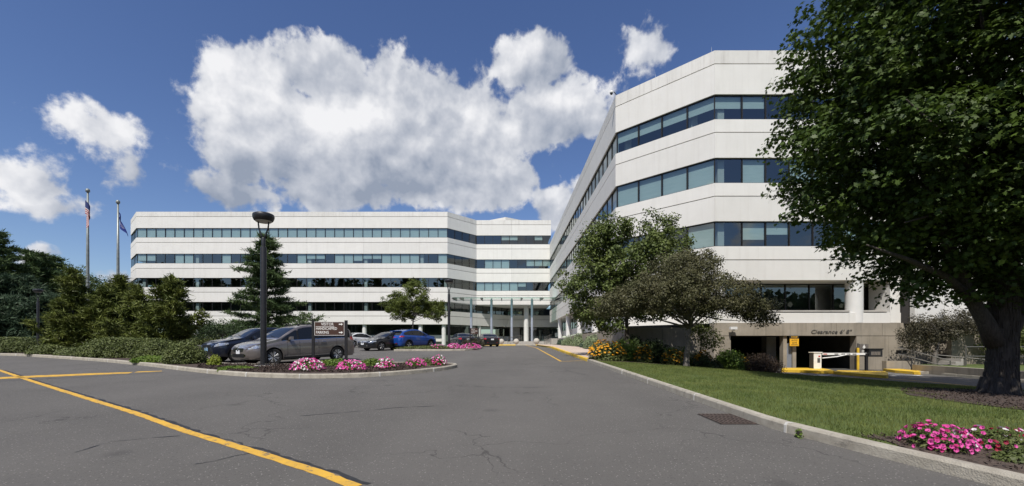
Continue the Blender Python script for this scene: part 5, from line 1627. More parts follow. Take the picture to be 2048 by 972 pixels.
def build_car(name, label, loc, heading, spec):
    """x forward, y to the left; loc is the ground point under the middle of the wheelbase"""
    root = thing(name, label, spec['cat'], loc)
    root.rotation_euler = (spec.get('pitch', 0), 0, heading)
    L0, L1 = spec['front'], spec['rear']           # x of nose and tail (front>0, rear<0)
    W = spec['w'] / 2; wb = spec['wb'] / 2; r = spec['r']
    top = smooth_tab(spec['top'], 2); belt = smooth_tab(spec['belt'], 2)
    zs = spec.get('sill', .24)
    archR = r + .055
    xs = set()
    for i in range(61): xs.add(round(L1 + (L0 - L1) * i / 60, 4))
    for d in (.01, .03, .06, .10, .15, .21): xs.add(L0 - d); xs.add(L1 + d)
    for xw in (wb, -wb):
        for i in range(15):
            xs.add(round(xw + archR * math.cos(math.pi * i / 14), 4))
        xs.add(xw - archR - .004); xs.add(xw + archR + .004)
    xs = sorted(xs, reverse=True)
    tum = spec.get('tumble', .34)

    def plan(x):
        a = (x - L0 + spec['nose']) / spec['nose'] if x > L0 - spec['nose'] else 0
        b = (L1 + spec['tail'] - x) / spec['tail'] if x < L1 + spec['tail'] else 0
        return W * (1 - spec.get('nose_in', .34) * max(0, a) ** 2.3 - spec.get('tail_in', .20) * max(0, b) ** 2.6)

    def section(x, arch=True):
        zt = interp(top, x); zb = min(interp(belt, x), zt - .035); w = plan(x)
        # front and rear faces round under
        e = max(0, 1 - (L0 - x) / .22, 1 - (x - L1) / .22); e = min(1, e)
        zsl = zs + .10 * e * e
        zt -= .035 * e ** 3
        g = zt - zb
        wt = w - tum * g - .02
        if g > .25: wt = min(wt, w - tum * g)
        h = zb - zsl
        P = [(0, zsl), (w * .80, zsl), (w * .93, zsl + .015), (w * .975, zsl + .07), (w * .992, zsl + h * .30), (w, zsl + h * .52), (w * .996, zsl + h * .70), (w * .985, zsl + h * .82), (w * .972, zb - .03), (w * .945, zb + .0)]
        k = min(1.0, g / .35)
        for t in (.18, .42, .66, .86):
            P.append((w * .945 + (wt - w * .945) * (t + .12 * math.sin(math.pi * t) * 0), zb + g * (t * (1 - .0)) * .93))
        P += [(wt * .94, zt - g * .035 - .012), (wt * .80, zt - .012 * k - .008), (wt * .45, zt - .003), (0, zt)]
        if arch:
            for xw in (wb, -wb):
                d = abs(x - xw)
                if d < archR:
                    za = math.sqrt(archR ** 2 - d ** 2) + r
                    P = [(y, max(z, min(za, zt - .12))) for y, z in P]
        return P
    half = [section(x) for x in xs]
    m = len(half[0])
    vs = []; fs = []
    for x, P in zip(xs, half):
        for y, z in P: vs.append((x, y, z))
        for y, z in P[-2:0:-1]: vs.append((x, -y, z))
    M2 = 2 * m - 2
    for i in range(len(xs) - 1):
        for j in range(M2):
            a, b, c, d = i * M2 + j, i * M2 + (j + 1) % M2, (i + 1) * M2 + (j + 1) % M2, (i + 1) * M2 + j
            fs.append((a, b, c, d))
    fs.append(tuple(range(M2 - 1, -1, -1))); fs.append(tuple((len(xs) - 1) * M2 + j for j in range(M2)))
    body = MB().add(vs, fs)
    body = body.build('body', spec['paint'], root, angle=38)

    def Wd(x, z):
        P = section(x, False); P = P[3:]
        for (y0, z0), (y1, z1) in zip(P, P[1:]):
            if z <= z1: return y0 + (y1 - y0) * max(0, (z - z0)) / max(1e-5, z1 - z0)
        return P[-1][0]

    def Tz(x, y):
        P = section(x, False)[::-1]
        for (y0, z0), (y1, z1) in zip(P, P[1:]):
            if y <= y1: return z0 + (z1 - z0) * (y - y0) / max(1e-5, y1 - y0)
        return P[5][1]

    def patch_side(pname, xa, xb, zlo, zhi, off, mt, side, nx=14, nz=4, angle=60):
        """patch lying on the body's flank between two curves"""
        vs = []; fs = []
        for i in range(nx + 1):
            x = xa + (xb - xa) * i / nx
            a, b = zlo(x), zhi(x)
            if b < a: b = a + .0005
            for j in range(nz + 1):
                z = a + (b - a) * j / nz
                vs.append((x, side * (Wd(x, z) + off), z))
        for i in range(nx):
            for j in range(nz):
                q = (i * (nz + 1) + j, i * (nz + 1) + j + 1, (i + 1) * (nz + 1) + j + 1, (i + 1) * (nz + 1) + j)
                fs.append(q if (side < 0) == (xb < xa) else q[::-1])
        return MB().add(vs, fs).build(pname, mt, root, angle=angle)

    def patch_top(pname, xa, xb, wf, off, mt, nx=10, ny=8):
        vs = []; fs = []
        for i in range(nx + 1):
            x = xa + (xb - xa) * i / nx; w = wf(x)
            for j in range(ny + 1):
                y = -w + 2 * w * j / ny
                vs.append((x, y, Tz(x, abs(y)) + off))
        for i in range(nx):
            for j in range(ny):
                fs.append((i * (ny + 1) + j, i * (ny + 1) + j + 1, (i + 1) * (ny + 1) + j + 1, (i + 1) * (ny + 1) + j))
        return MB().add(vs, fs).build(pname, mt, root, angle=60)

    # glass
    gl = spec['glass']      # (x_front, x_rear, [pillar xs], drop)
    tp = lambda x: interp(top, x) - spec.get('roof_edge', .105)
    bt = lambda x: interp(belt, x) + .02
    for s_ in (1, -1):
        patch_side('window_surround', gl[0], gl[1], bt, tp, .004, 'plastic_black', s_, 30)
        pil = [gl[0]] + gl[2] + [gl[1]]
        for a, b in zip(pil, pil[1:]):
            patch_side('side_window', a - .045, b + .045, lambda x: bt(x) + .02, lambda x: tp(x) - .015, .009, 'car_dark_glass', s_, 14)
        if spec.get('chrome_line'):
            patch_side('window_trim', gl[0], gl[1], lambda x: bt(x) - .012, lambda x: bt(x) + .006, .013, 'chrome', s_, 30, 1)
    ws = spec['windshield']; rw_ = spec['backlight']
    wfun = lambda x: (plan(x) - tum * max(0, interp(top, x) - interp(belt, x)) - .02) * .90
    patch_top('windshield', ws[0], ws[1], wfun, .006, 'car_dark_glass')
    patch_top('rear_window', rw_[0], rw_[1], wfun, .006, 'car_dark_glass')
    # lamps wrap round the corners
    h0, h1, hx = spec['head']
    t0, t1, tx = spec['tail_lamp']
    for s_ in (1, -1):
        hl_ = patch_side('headlight', L0 - .012, L0 - hx, lambda x: h0 + (h1 - h0) * .55 * (1 - (x - (L0 - hx)) / hx) * 1.0, lambda x: h1, .012, 'head_lamp', s_, 12, 3)
        patch_side('tail_light', L1 + .012, L1 + tx, lambda x: t0 + (t1 - t0) * .35 * ((x - L1) / tx), lambda x: t1 - (t1 - t0) * .35 * ((x - L1) / tx), .012, 'tail_red', s_, 12, 3)
    # nose
    nw_ = plan(L0) * .98
    gz0, gz1 = spec['grille']

    def face(pname, x, y0, y1, z0, z1, mt, th=.02, par=None, taper=1.0):
        sgn = 1 if x > 0 else -1
        yc = (y0 + y1) / 2; hw = (y1 - y0) / 2
        vs = [(x, yc - hw * taper, z0), (x, yc + hw * taper, z0), (x, yc + hw, z1), (x, yc - hw, z1)]
        vs += [(x + sgn * th, a, b) for _, a, b in vs]
        fs = [(0, 1, 2, 3), (7, 6, 5, 4), (0, 4, 5, 1), (1, 5, 6, 2), (2, 6, 7, 3), (3, 7, 4, 0)]
        if sgn < 0: fs = [f[::-1] for f in fs]
        return MB().add(vs, fs).build(pname, mt, par or root)
    gp_ = face('grille', L0 - .004, -nw_ * .72, nw_ * .72, gz0, gz1, 'plastic_black', .012, taper=.85)
    for k in range(3):
        zz = gz0 + (gz1 - gz0) * (k + .8) / 3.6
        face('grille_bar', L0 + .008, -nw_ * .66, nw_ * .66, zz, zz + .012, spec.get('bar', 'chrome'), .008, gp_)
    MB().lathe([(.055, 0), (.055, .012), (.03, .016)], 16, 0, 0, axis='y').build('badge', 'chrome', gp_, loc=(L0 + .012, 0, (gz0 + gz1) / 2), rot=(0, 0, R(-90)))
    face('lower_intake', L0 - .004, -nw_ * .80, nw_ * .80, zs + .12, zs + .27, 'plastic_black', .010)
    face('front_plate', L0 + .012, -.155, .155, zs + .27, zs + .42, spec.get('plate', 'plate_white'), .008)
    for s_ in (1, -1):
        face('fog_lamp', L0 - .002, s_ * nw_ * .86 - .06, s_ * nw_ * .86 + .06, zs + .16, zs + .25, 'chrome', .01)
    # tail
    tw = plan(L1)
    pz = spec.get('plate_z', .75)
    rb_ = face('rear_bumper', L1 + .004, -tw * .95, tw * .95, zs + .10, zs + .26, 'plastic_black', .014)
    face('rear_plate', L1 - .004, -.155, .155, pz, pz + .15, 'plate_white', .010)
    if spec.get('reflectors', True):
        for s_ in (1, -1): face('reflector', L1 - .012, s_ * tw * .75 - .07, s_ * tw * .75 + .07, zs + .24, zs + .27, 'tail_red', .008)
    # sills, door gaps, handles, mirrors
    for s_ in (1, -1):
        patch_side('sill_trim', wb - archR - .03, -wb + archR + .03, lambda x: zs + .01, lambda x: zs + .085, .010, 'plastic_black', s_, 8, 2)
        if spec.get('sill_chrome'):
            patch_side('sill_line', wb - archR - .10, -wb + archR + .05, lambda x: zs + .115 + .02 * (wb - x) / 3, lambda x: zs + .130 + .02 * (wb - x) / 3, .014, 'chrome', s_, 8, 1)
        for gx in spec['doors']:
            patch_side('door_gap', gx, gx - .012, lambda x: zs + .10, lambda x: interp(belt, x) + .01, .003, 'joint', s_, 1, 12)
        for hxx in spec['handles']:
            z = interp(belt, hxx) - .11
            y = Wd(hxx, z)
            MB().tube([(hxx, s_ * (y - .004), z), (hxx - .02, s_ * (y + .03), z), (hxx - .18, s_ * (y + .03), z - .004), (hxx - .20, s_ * (y - .004), z - .004)], .013, 6).build('door_handle', spec.get('handle_mat', spec['paint']), root)
        mx_ = gl[0] - .38
        z = interp(belt, mx_) + .09; y = Wd(mx_, z - .05)
        mo = MB()
        mo.add([(mx_ + .09, s_ * (y + .04), z - .05), (mx_ + .09, s_ * (y + .23), z - .04), (mx_ + .07, s_ * (y + .22), z + .09), (mx_ + .07, s_ * (y + .05), z + .08),
                (mx_ - .03, s_ * (y + .05), z - .07), (mx_ - .03, s_ * (y + .26), z - .05), (mx_ - .03, s_ * (y + .24), z + .10), (mx_ - .03, s_ * (y + .06), z + .10)],
               [(0, 1, 2, 3), (7, 6, 5, 4), (0, 4, 5, 1), (1, 5, 6, 2), (2, 6, 7, 3), (3, 7, 4, 0)] if s_ < 0 else [(3, 2, 1, 0), (4, 5, 6, 7), (1, 5, 4, 0), (2, 6, 5, 1), (3, 7, 6, 2), (0, 4, 7, 3)])
        mi_ = mo.build('wing_mirror', spec['paint'], root)
        MB().box(mx_ - .036, mx_ - .031, s_ * (y + .155) - .08, s_ * (y + .155) + .08, z - .04, z + .085).build('mirror_glass', 'chrome', mi_)
        MB().box(mx_ - .01, mx_ + .05, min(s_ * (y - .03), s_ * (y + .07)), max(s_ * (y - .03), s_ * (y + .07)), z - .07, z - .04).build('mirror_arm', 'plastic_black', mi_)
        if spec.get('cladding'):
            for xw in (wb, -wb):
                vs = []; fs = []
                for i in range(17):
                    a = math.pi * (-.08 + 1.16 * i / 16)
                    for rr_ in (archR + .002, archR + .06):
                        x = xw + rr_ * math.cos(a); z_ = r + rr_ * math.sin(a)
                        vs.append((x, s_ * (Wd(min(max(x, L1 + .02), L0 - .02), max(z_, zs + .08)) + .010), max(z_, zs)))
                for i in range(16): fs.append((2 * i, 2 * i + 1, 2 * i + 3, 2 * i + 2) if s_ > 0 else (2 * i + 2, 2 * i + 3, 2 * i + 1, 2 * i))
                MB().add(vs, fs).build('arch_trim', spec['cladding'], root)
    if spec.get('rails'):
        for s_ in (1, -1):
            xa, xb = spec['rails']
            pts = [(xa + (xb - xa) * t, s_ * (interp([(L0, .5), (L1, .5)], 0) + .02), Tz(xa + (xb - xa) * t, .52) + (.045 if 0.05 < t < .95 else .0)) for t in (0, .08, .3, .5, .7, .92, 1)]
            MB().tube(pts, .018, 6).build('roof_rail', spec.get('rail_mat', 'plastic_black'), root)
    if spec.get('spoiler'):
        xe = spec['spoiler']
        MB().prism([(xe + .12, -.52), (xe - .16, -.50), (xe - .16, .50), (xe + .12, .52)], Tz(xe + .1, .3) - .0, Tz(xe + .1, .3) + .035).build('spoiler', spec['paint'], root)
    if spec.get('wiper', True):
        MB().tube([(ws[0] - .02, .45, Tz(ws[0] - .02, .45) + .02), (ws[0] - .14, -.1, Tz(ws[0] - .14, .1) + .02)], .010, 5).build('wiper', 'plastic_black', root)
    MB().box(-wb - .3, wb + .3, -W * .62, W * .62, zs - .03, .62).build('underbody', 'plastic_black', root)
    for xw in (wb, -wb):
        for s_ in (1, -1):
            vs = []; n_ = 13
            fs = []
            for i in range(n_):
                a = math.pi * i / (n_ - 1)
                vs += [(xw + (archR - .004) * math.cos(a), s_ * (W * .55), r + (archR - .004) * math.sin(a)), (xw + (archR - .004) * math.cos(a), s_ * (W * .93), r + (archR - .004) * math.sin(a))]
            for i in range(n_ - 1): fs.append((2 * i, 2 * i + 1, 2 * i + 3, 2 * i + 2))
            MB().add(vs, fs).build('arch_liner', 'plastic_black', root)
            wheel(root, xw, s_ * (W - .115), r, s_, spokes=spec.get('spokes', 5), steer=(spec.get('steer', 0) if xw > 0 else 0))
    return root


# dark glazing that still mirrors the sky
m = bpy.data.materials.new('car_dark_glass'); m.use_nodes = True
b = m.node_tree.nodes['Principled BSDF']
b.inputs['Base Color'].default_value = (0.012, 0.014, 0.017, 1); b.inputs['Roughness'].default_value = 0.03
b.inputs['Specular IOR Level'].default_value = 0.5; b.inputs['Coat Weight'].default_value = 0.0; b.inputs['Coat Roughness'].default_value = 0.02
MAT['car_dark_glass'] = m

minivan = dict(cat='minivan', front=2.52, rear=-2.63, w=2.02, wb=3.09, r=.355, sill=.24, tumble=.30, nose=.62, tail=.45, nose_in=.36, tail_in=.16,
               top=[(2.52, .74), (2.36, .86), (2.05, .97), (1.55, 1.08), (1.30, 1.13), (.85, 1.42), (.42, 1.66), (.0, 1.755), (-.8, 1.775), (-1.8, 1.735), (-2.25, 1.67), (-2.43, 1.50), (-2.56, 1.10), (-2.63, .98)],
               belt=[(2.52, .66), (2.2, .80), (1.5, .96), (1.0, 1.03), (-.5, 1.08), (-1.8, 1.13), (-2.4, 1.12), (-2.63, .92)],
               glass=(1.18, -2.30, [.42, -.52, -1.55]), windshield=(1.24, .40), backlight=(-2.36, -2.54), head=(.68, .86, .62), tail_lamp=(.95, 1.28, .34), grille=(.60, .75),
               doors=[.95, .38, -.55, -1.5], handles=[.0 - .25, -.72], paint='paint_taupe', chrome_line=True, sill_chrome=True, spokes=8, steer=-.22, plate_z=.85, handle_mat='chrome', rails=(.2, -2.0), rail_mat='plastic_black', spoiler=-2.2)
suv_navy = dict(cat='suv', front=2.28, rear=-2.27, w=1.84, wb=2.70, r=.36, sill=.28, tumble=.36, nose=.55, tail=.5, nose_in=.34, tail_in=.22,
                top=[(2.28, .82), (2.14, .95), (1.8, 1.05), (1.3, 1.12), (1.05, 1.17), (.62, 1.42), (.25, 1.61), (-.2, 1.675), (-1.0, 1.66), (-1.75, 1.56), (-2.0, 1.42), (-2.2, 1.08), (-2.27, .96)],
                belt=[(2.28, .74), (1.9, .90), (1.3, 1.02), (.5, 1.06), (-.8, 1.12), (-1.9, 1.18), (-2.27, .9)],
                glass=(.98, -1.86, [.12, -.82]), windshield=(1.0, .22), backlight=(-1.85, -2.16), head=(.74, .92, .55), tail_lamp=(.95, 1.15, .36), grille=(.52, .84),
                doors=[.80, -.05, -.95], handles=[-.05 - .2, -1.1], paint='paint_navy', cladding='plastic_black', spokes=5, plate='plate_blue', bar='plastic_black', plate_z=.8, spoiler=-1.8)
suv_blue = dict(suv_navy, paint='paint_blue', front=2.30, rear=-2.33, wb=2.66, w=1.86, r=.365,
                top=[(2.30, .84), (2.14, .96), (1.8, 1.05), (1.3, 1.12), (1.02, 1.17), (.55, 1.42), (.15, 1.60), (-.4, 1.655), (-1.1, 1.615), (-1.7, 1.50), (-1.95, 1.36), (-2.22, 1.10), (-2.33, .98)],
                tail_lamp=(.98, 1.14, .50), backlight=(-1.78, -2.16), glass=(.95, -1.80, [.10, -.85]), plate_z=.86, plate='plate_white', tail_in=.24)
sedan = dict(cat='sedan', front=2.42, rear=-2.42, w=1.82, wb=2.75, r=.33, sill=.20, tumble=.42, nose=.6, tail=.55, nose_in=.36, tail_in=.26,
             top=[(2.42, .66), (2.26, .76), (1.8, .87), (1.3, .93), (1.05, .97), (.55, 1.22), (.15, 1.40), (-.3, 1.455), (-.8, 1.43), (-1.25, 1.30), (-1.70, 1.10), (-1.85, 1.07), (-2.30, 1.03), (-2.42, .92)],
             belt=[(2.42, .60), (2.0, .76), (1.2, .88), (.3, .92), (-.9, .97), (-1.7, 1.02), (-2.42, .84)],
             glass=(.98, -1.42, [-.02, -.90]), windshield=(1.02, .15), backlight=(-1.0, -1.66), head=(.60, .76, .55), tail_lamp=(.76, .96, .40), grille=(.52, .66),
             doors=[.80, -.10, -1.02], handles=[-.28, -1.15], paint='paint_black', spokes=6, plate_z=.72, roof_edge=.085)
hd = math.atan2(-.83, -.56)


def car_at(spec, name, label, nx, ny, heading, ref='front_left'):
    """place a car by the ground point of one wheel"""
    wb = spec['wb'] / 2; w = spec['w'] / 2 - .115
    lx, ly = {'front_left': (wb, w), 'rear_left': (-wb, w), 'front_right': (wb, -w), 'rear_right': (-wb, -w), 'nose': (spec['front'], 0), 'middle': (0, 0)}[ref]
    c, s_ = math.cos(heading), math.sin(heading)
    X, Y = nx - (lx * c - ly * s_), ny - (lx * s_ + ly * c)
    f = lambda t: rz(Y + s_ * t)
    root = build_car(name, label, (X, Y, rz(Y)), heading, spec)
    pitch = math.atan2(f(wb) - f(-wb), 2 * wb)
    root.rotation_euler = (Matrix.Rotation(heading, 3, 'Z') @ Matrix.Rotation(-pitch, 3, 'Y')).to_euler()
    return root


car_at(minivan, 'parked_minivan', 'grey-brown minivan parked nose towards the flower island, behind the brown sign', -9.95, 18.55, hd)
car_at(suv_navy, 'parked_suv', 'dark blue SUV parked beside the grey-brown minivan, at its left', -13.75, 19.95, hd, 'nose')
car_at(suv_blue, 'parked_suv', 'bright blue SUV parked with its tail towards the camera', -7.62, 34.1, math.atan2(.866, .5), 'rear_right')
car_at(dict(sedan), 'parked_sedan', 'black sedan facing the camera, left of the bright blue SUV', -9.35, 32.6, hd)
car_at(dict(sedan, paint='paint_white'), 'parked_sedan', 'white car half hidden behind the tail of the grey-brown minivan', -14.6, 43.5, math.atan2(.83, .56), 'middle')
car_at(dict(sedan, paint='paint_white'), 'parked_sedan', 'white car of which only the roof shows behind the dark blue SUV', -21.2, 36.8, hd, 'middle')
car_at(dict(sedan, paint='paint_navy'), 'parked_sedan', 'dark navy sedan seen from behind through the lamp post of the far island', -4.75, 43.4, math.atan2(.93, -.36), 'rear_left')
car_at(dict(sedan, paint='paint_black'), 'parked_sedan', 'black sedan at the far end of the row, just left of the stone bollards', -2.0, 48.0, math.atan2(.96, -.28), 'middle')


# ================================================================== lamp posts, flags, signs
def lamp_post(label, x, y, z):
    t = thing('lamp_post', label, 'lamp post', (x, y, z), group='black lamp posts with round heads')
    MB().lathe([(.20, 0), (.20, .025), (.155, .04)], 20).build('base_plate', 'black_metal', t)
    for k in range(4):
        a = k * math.pi / 2 + .78
        MB().lathe([(.022, .025), (.022, .07)], 6, .165 * math.cos(a), .165 * math.sin(a)).build('bolt', 'rail_metal', t)
    MB().lathe([(.112, .03), (.112, 4.62), (.108, 4.64)], 24).build('pole', 'black_metal', t, angle=40)
    MB().lathe([(.07, 4.64), (.07, 4.98), (.055, 5.02)], 16).build('neck', 'black_metal', t, angle=40)
    for s_ in (1, -1):
        MB().tube([(s_ * .035, 0, 4.95), (s_ * .07, 0, 5.10), (s_ * .17, 0, 5.36), (s_ * .195, 0, 5.60), (s_ * .20, 0, 5.72)], .03, 8).build('arm', 'black_metal', t, smooth=True)
    h = MB().lathe([(.27, 5.64), (.34, 5.68), (.37, 5.74), (.39, 5.80), (.39, 5.88), (.375, 5.92), (.27, 5.97), (.02, 5.99)], 32).build('lamp_head', 'black_metal', t, angle=35)
    MB().lathe([(.27, 5.625), (.30, 5.655)], 28).build('lens', 'lens', h)
    MB().box(-.07, .07, -.07, .07, 5.985, 6.01).build('photocell', 'plastic_black', h)
    return t


zi = isl_z(0, 17.0)
l1 = lamp_post('tall black lamp post standing in the mulch before the grey-brown minivan', (527 - 1010) * 17 / 865, 17.0, zi + .02)
l1.rotation_euler = (0, 0, .1)
MB().lathe([(.42, -.12), (.42, .0)], 20).build('footing', 'kerb_mortar', l1)
y = 39.5
lamp_post('black lamp post on the far island before the dark navy sedan', (898 - 1010) * 38.2 / 865, 38.2, isl_z(0, 38.2))
lamp_post('smallest-looking black lamp post, far left behind the hedge', (76 - 1010) * 44.5 / 865, 44.5, rz(44))


def sign_post(label, x, y, z, w, h, zb, lines):
    t = thing('direction_sign', label, 'sign', (x, y, z))
    for s_ in (-1, 1):
        MB().box(s_ * (w / 2 + .055) - .045, s_ * (w / 2 + .055) + .045, -.045, .045, -.1, zb + h + .03).build('post', 'black_metal', t)
        MB().box(s_ * (w / 2 + .055) - .05, s_ * (w / 2 + .055) + .05, -.05, .05, zb + h + .03, zb + h + .05).build('post_cap', 'black_metal', t)
    bd = MB().box(-w / 2, w / 2, -.03, .03, zb, zb + h).build('sign_board', 'sign_brown', t)
    e = .012
    bb = MB().box(-w / 2 + .004, w / 2 - .004, -.036, -.031, zb + .004, zb + .004 + e).box(-w / 2 + .004, w / 2 - .004, -.036, -.031, zb + h - .004 - e, zb + h - .004)
    bb.box(-w / 2 + .004, -w / 2 + .004 + e, -.036, -.031, zb + .004 + e, zb + h - .004 - e).box(w / 2 - .004 - e, w / 2 - .004, -.036, -.031, zb + .004 + e, zb + h - .004 - e)
    bb.box(-w / 2 + .05, w * .16, -.036, -.031, zb + h * .635, zb + h * .635 + e)
    bb.build('sign_border', 'sign_white', bd)
    for (txt, tx, tz, sz, xs_) in lines:
        text_mesh('lettering', txt, sz, 'sign_white', bd, (tx, -.032, zb + tz), (R(90), 0, 0), extrude=.003, xscale=xs_, align='LEFT')
    return t, bd


def arrow(bd, x, z, s=.16):
    mb = MB()
    mb.prism([(-s / 2, -.12 * s), (s * .1, -.12 * s), (s * .1, -.32 * s), (s / 2, 0), (s * .1, .32 * s), (s * .1, .12 * s), (-s / 2, .12 * s)], -.003, .003)
    return mb.build('arrow', 'sign_white', bd, loc=(x, -.034, z), rot=(R(90), 0, 0))


Ys = 16.6
zs_ = isl_z(0, Ys)
w_, h_ = 1.15, .53
zb_ = (690 - 671) * Ys / 865 - zs_
t, bd = sign_post('brown board on two black posts reading visitor and handicapped parking', at(659.5, Ys), Ys, zs_, w_, h_, zb_,
                  [('VISITOR', -.315, .43, .150, .88), ('HANDICAPPED', -.52, .262, .150, .80), ('PARKING', -.52, .115, .150, .80)])
arrow(bd, .44, zb_ + .43, .155); arrow(bd, .44, zb_ + .115, .155)
Y2 = 38.0
t2 = thing('direction_sign', 'small far sign of white lines on two black posts, on the far island', 'sign', (at(948.5, Y2), Y2, isl_z(0, Y2)))
for s_ in (-1, 1): MB().box(s_ * .36 - .045, s_ * .36 + .045, -.045, .045, 0, 1.66).build('post', 'black_metal', t2)
bd2 = MB().box(-.31, .31, -.03, .03, 1.12, 1.64).build('sign_board', 'sign_brown', t2)
for (txt, tx, tz, xs_) in (('VISITOR', -.26, 1.54, .85), ('HANDICAPPED', -.26, 1.38, .8), ('PARKING', -.26, 1.24, .8)):
    text_mesh('lettering', txt, .11, 'sign_white', bd2, (tx, -.033, tz), (R(90), 0, 0), extrude=.003, xscale=xs_ * .9, align='LEFT')


def flag_pole(label, x, y, z, top):
    t = thing('flag_pole', label, 'flag pole', (x, y, z))
    h = top - z
    MB().lathe([(.14, 0), (.135, h * .2), (.115, h * .6), (.07, h - .35)], 16).build('pole', 'pole_metal', t, smooth=True)
    MB().lathe([(.11, h - .35), (.16, h - .30), (.17, h - .15), (.12, h - .05), (.03, h)], 16).build('finial', 'pole_metal', t, smooth=True)
    MB().tube([(.16, -.05, 1.2), (.13, -.03, h * .6), (.10, -.02, h - .4)], .008, 4).build('halyard', 'plastic_black', t)
    return t


Yf = 40.0
f1 = flag_pole('left flag pole, the one with the striped flag', at(175.5, Yf), Yf, -.2, (690 - 377) * Yf / 865)
f2 = flag_pole('right flag pole, the one with the plain blue flag', at(236, 41.5), 41.5, -.2, (690 - 400) * 41.5 / 865)


def cloth(name, label, loc, fn, nu, nv, matf, mats, cat='flag'):
    vs = [fn(i / nu, j / nv) for i in range(nu + 1) for j in range(nv + 1)]
    mb = MB()
    mb.v = vs
    for i in range(nu):
        for j in range(nv):
            mb.f.append((i * (nv + 1) + j, i * (nv + 1) + j + 1, (i + 1) * (nv + 1) + j + 1, (i + 1) * (nv + 1) + j)); mb.mi.append(matf((i + .5) / nu, (j + .5) / nv))
    o = mb.build(name, mats, smooth=True); o.location = loc
    return tag(o, label, cat)


# striped flag hanging limp in folds against its pole (u along the fly, v down the hoist)
def limp(u, v):
    # the fly falls: points far from the pole hang below
    fold = math.sin(u * 9.5) * .13 * (0.35 + v)
    return (.10 + .32 * math.sin(u * 3.1) + fold * .9, -.16 - .10 * math.cos(u * 8.0), -v * 1.25 - u * 1.55 * (1.0 - .15 * v))


cloth('flag', 'red and white striped flag with a blue corner hanging limp on the left pole', (at(174.6, Yf), Yf - .05, (690 - 402) * Yf / 865), limp, 48, 26,
      lambda u, v: 2 if (u < .40 and v < 7 / 13) else (0 if int(v * 13) % 2 == 0 else 1), ['flag_red', 'flag_white', 'flag_blue'])


def blueflag(u, v):
    return (.12 + u * 1.05 * (.25 + .75 * v) + .05 * math.sin(u * 7 + v * 3), -.05 + .10 * math.sin(u * 9 + v * 2), -v * 1.35 - u * 1.15)


fb = cloth('flag', 'plain blue state flag drooping to the right of its pole', (at(236, 41.5), 41.5, (690 - 424) * 41.5 / 865), blueflag, 30, 20,
      lambda u, v: 1 if ((u - .5) / .16) ** 2 + ((v - .5) / .24) ** 2 < 1 and int((u * 23 + v * 31)) % 3 == 0 else 0, ['flag_state_blue', 'flag_white'])

# ================================================================== garage gate and its islands
LZ = -1.50


def low_island(label, poly, m, h=.14):
    t = thing('traffic_island', label, 'traffic island', (0, 0, 0))
    P = [Vector(p) for p in poly]
    a = sum(P[i].x * P[(i + 1) % len(P)].y - P[(i + 1) % len(P)].x * P[i].y for i in range(len(P)))
    if a < 0: P = P[::-1]
    n = len(P)
    for i in range(n):
        pa, pb = P[i], P[(i + 1) % n]
        d = (pb - pa).normalized(); q = Vector((-d.y, d.x)) * .16
        MB().prism([pa[:], pb[:], (pb + q - d * .05)[:], (pa + q + d * .05)[:]], LZ - .1, LZ + h - .002 * (i % 2)).build('kerb_stone', m, t)
    c = sum(P, Vector((0, 0))) / n
    MB().prism([tuple(p.lerp(c, .12)) for p in P], LZ - .1, LZ + h - .012).build('infill', 'kerb_yellow' if m == 'kerb_yellow' else 'sidewalk', t)
    return t


def lp(px, py, z=LZ):
    Y = -z * 865 / (py - 690); return ((px - 1010) * Y / 865, Y)


low_island('yellow painted island with a pointed end under the barrier box', [lp(1562, 744), lp(1566, 740), lp(1640, 740.5), lp(1655, 743), lp(1672, 747.5), lp(1640, 747.5), lp(1606, 745.5)], 'kerb_yellow')
low_island('yellow painted island in the middle of the garage lane', [lp(1668, 748.5), lp(1676, 745.5), lp(1770, 747.8), lp(1776, 751), lp(1773, 757), lp(1725, 753.5)], 'kerb_yellow')
low_island('yellow painted kerb end at the right side of the garage lane', [lp(1766, 742.2), lp(1800, 742.3), lp(1842, 746.5), lp(1836, 749.5), lp(1790, 745.6)], 'kerb_yellow')
for pts, w in [([(1548, 746.5), (1590, 749.5), (1640, 751), (1662, 750)], .22), ([(1600, 746.8), (1650, 749.6)], .12), ([(1776, 751.8), (1844, 751.3)], .18), ([(1750, 746.6), (1800, 749.4), (1840, 751.0)], .12)]:
    strip('painted_line', [lp(*p) for p in pts], w, 'white_paint', zf=lambda x, y: LZ, lift=.006)
strip('painted_line', [lp(1640, 752), lp(1730, 757)], .10, 'yellow_paint', zf=lambda x, y: LZ, lift=.006)
strip('painted_line', [lp(1776, 757.5), lp(1850, 763), lp(1960, 774)], .12, 'yellow_paint', zf=lambda x, y: LZ, lift=.006)
kerb('kerb', 'low pale kerb on the far side of the garage lane behind the maple trunk', [lp(1842, 748.5), (22.0, 22.6), (21.45, 20.3), (20.75, 17.5), (20.6, 14), (21.5, 9)], lambda x, y: LZ, inside=1, seg=3, h=.13)
kerb('kerb', 'kerb of the lawn where it meets the garage lane', [(14.0, 22.05), (15.4, 19.45), (15.8, 17.35), (16.7, 15.4), (18.3, 10), (20, 5)], lambda x, y: LZ - .10, inside=-1, seg=3, h=.10)

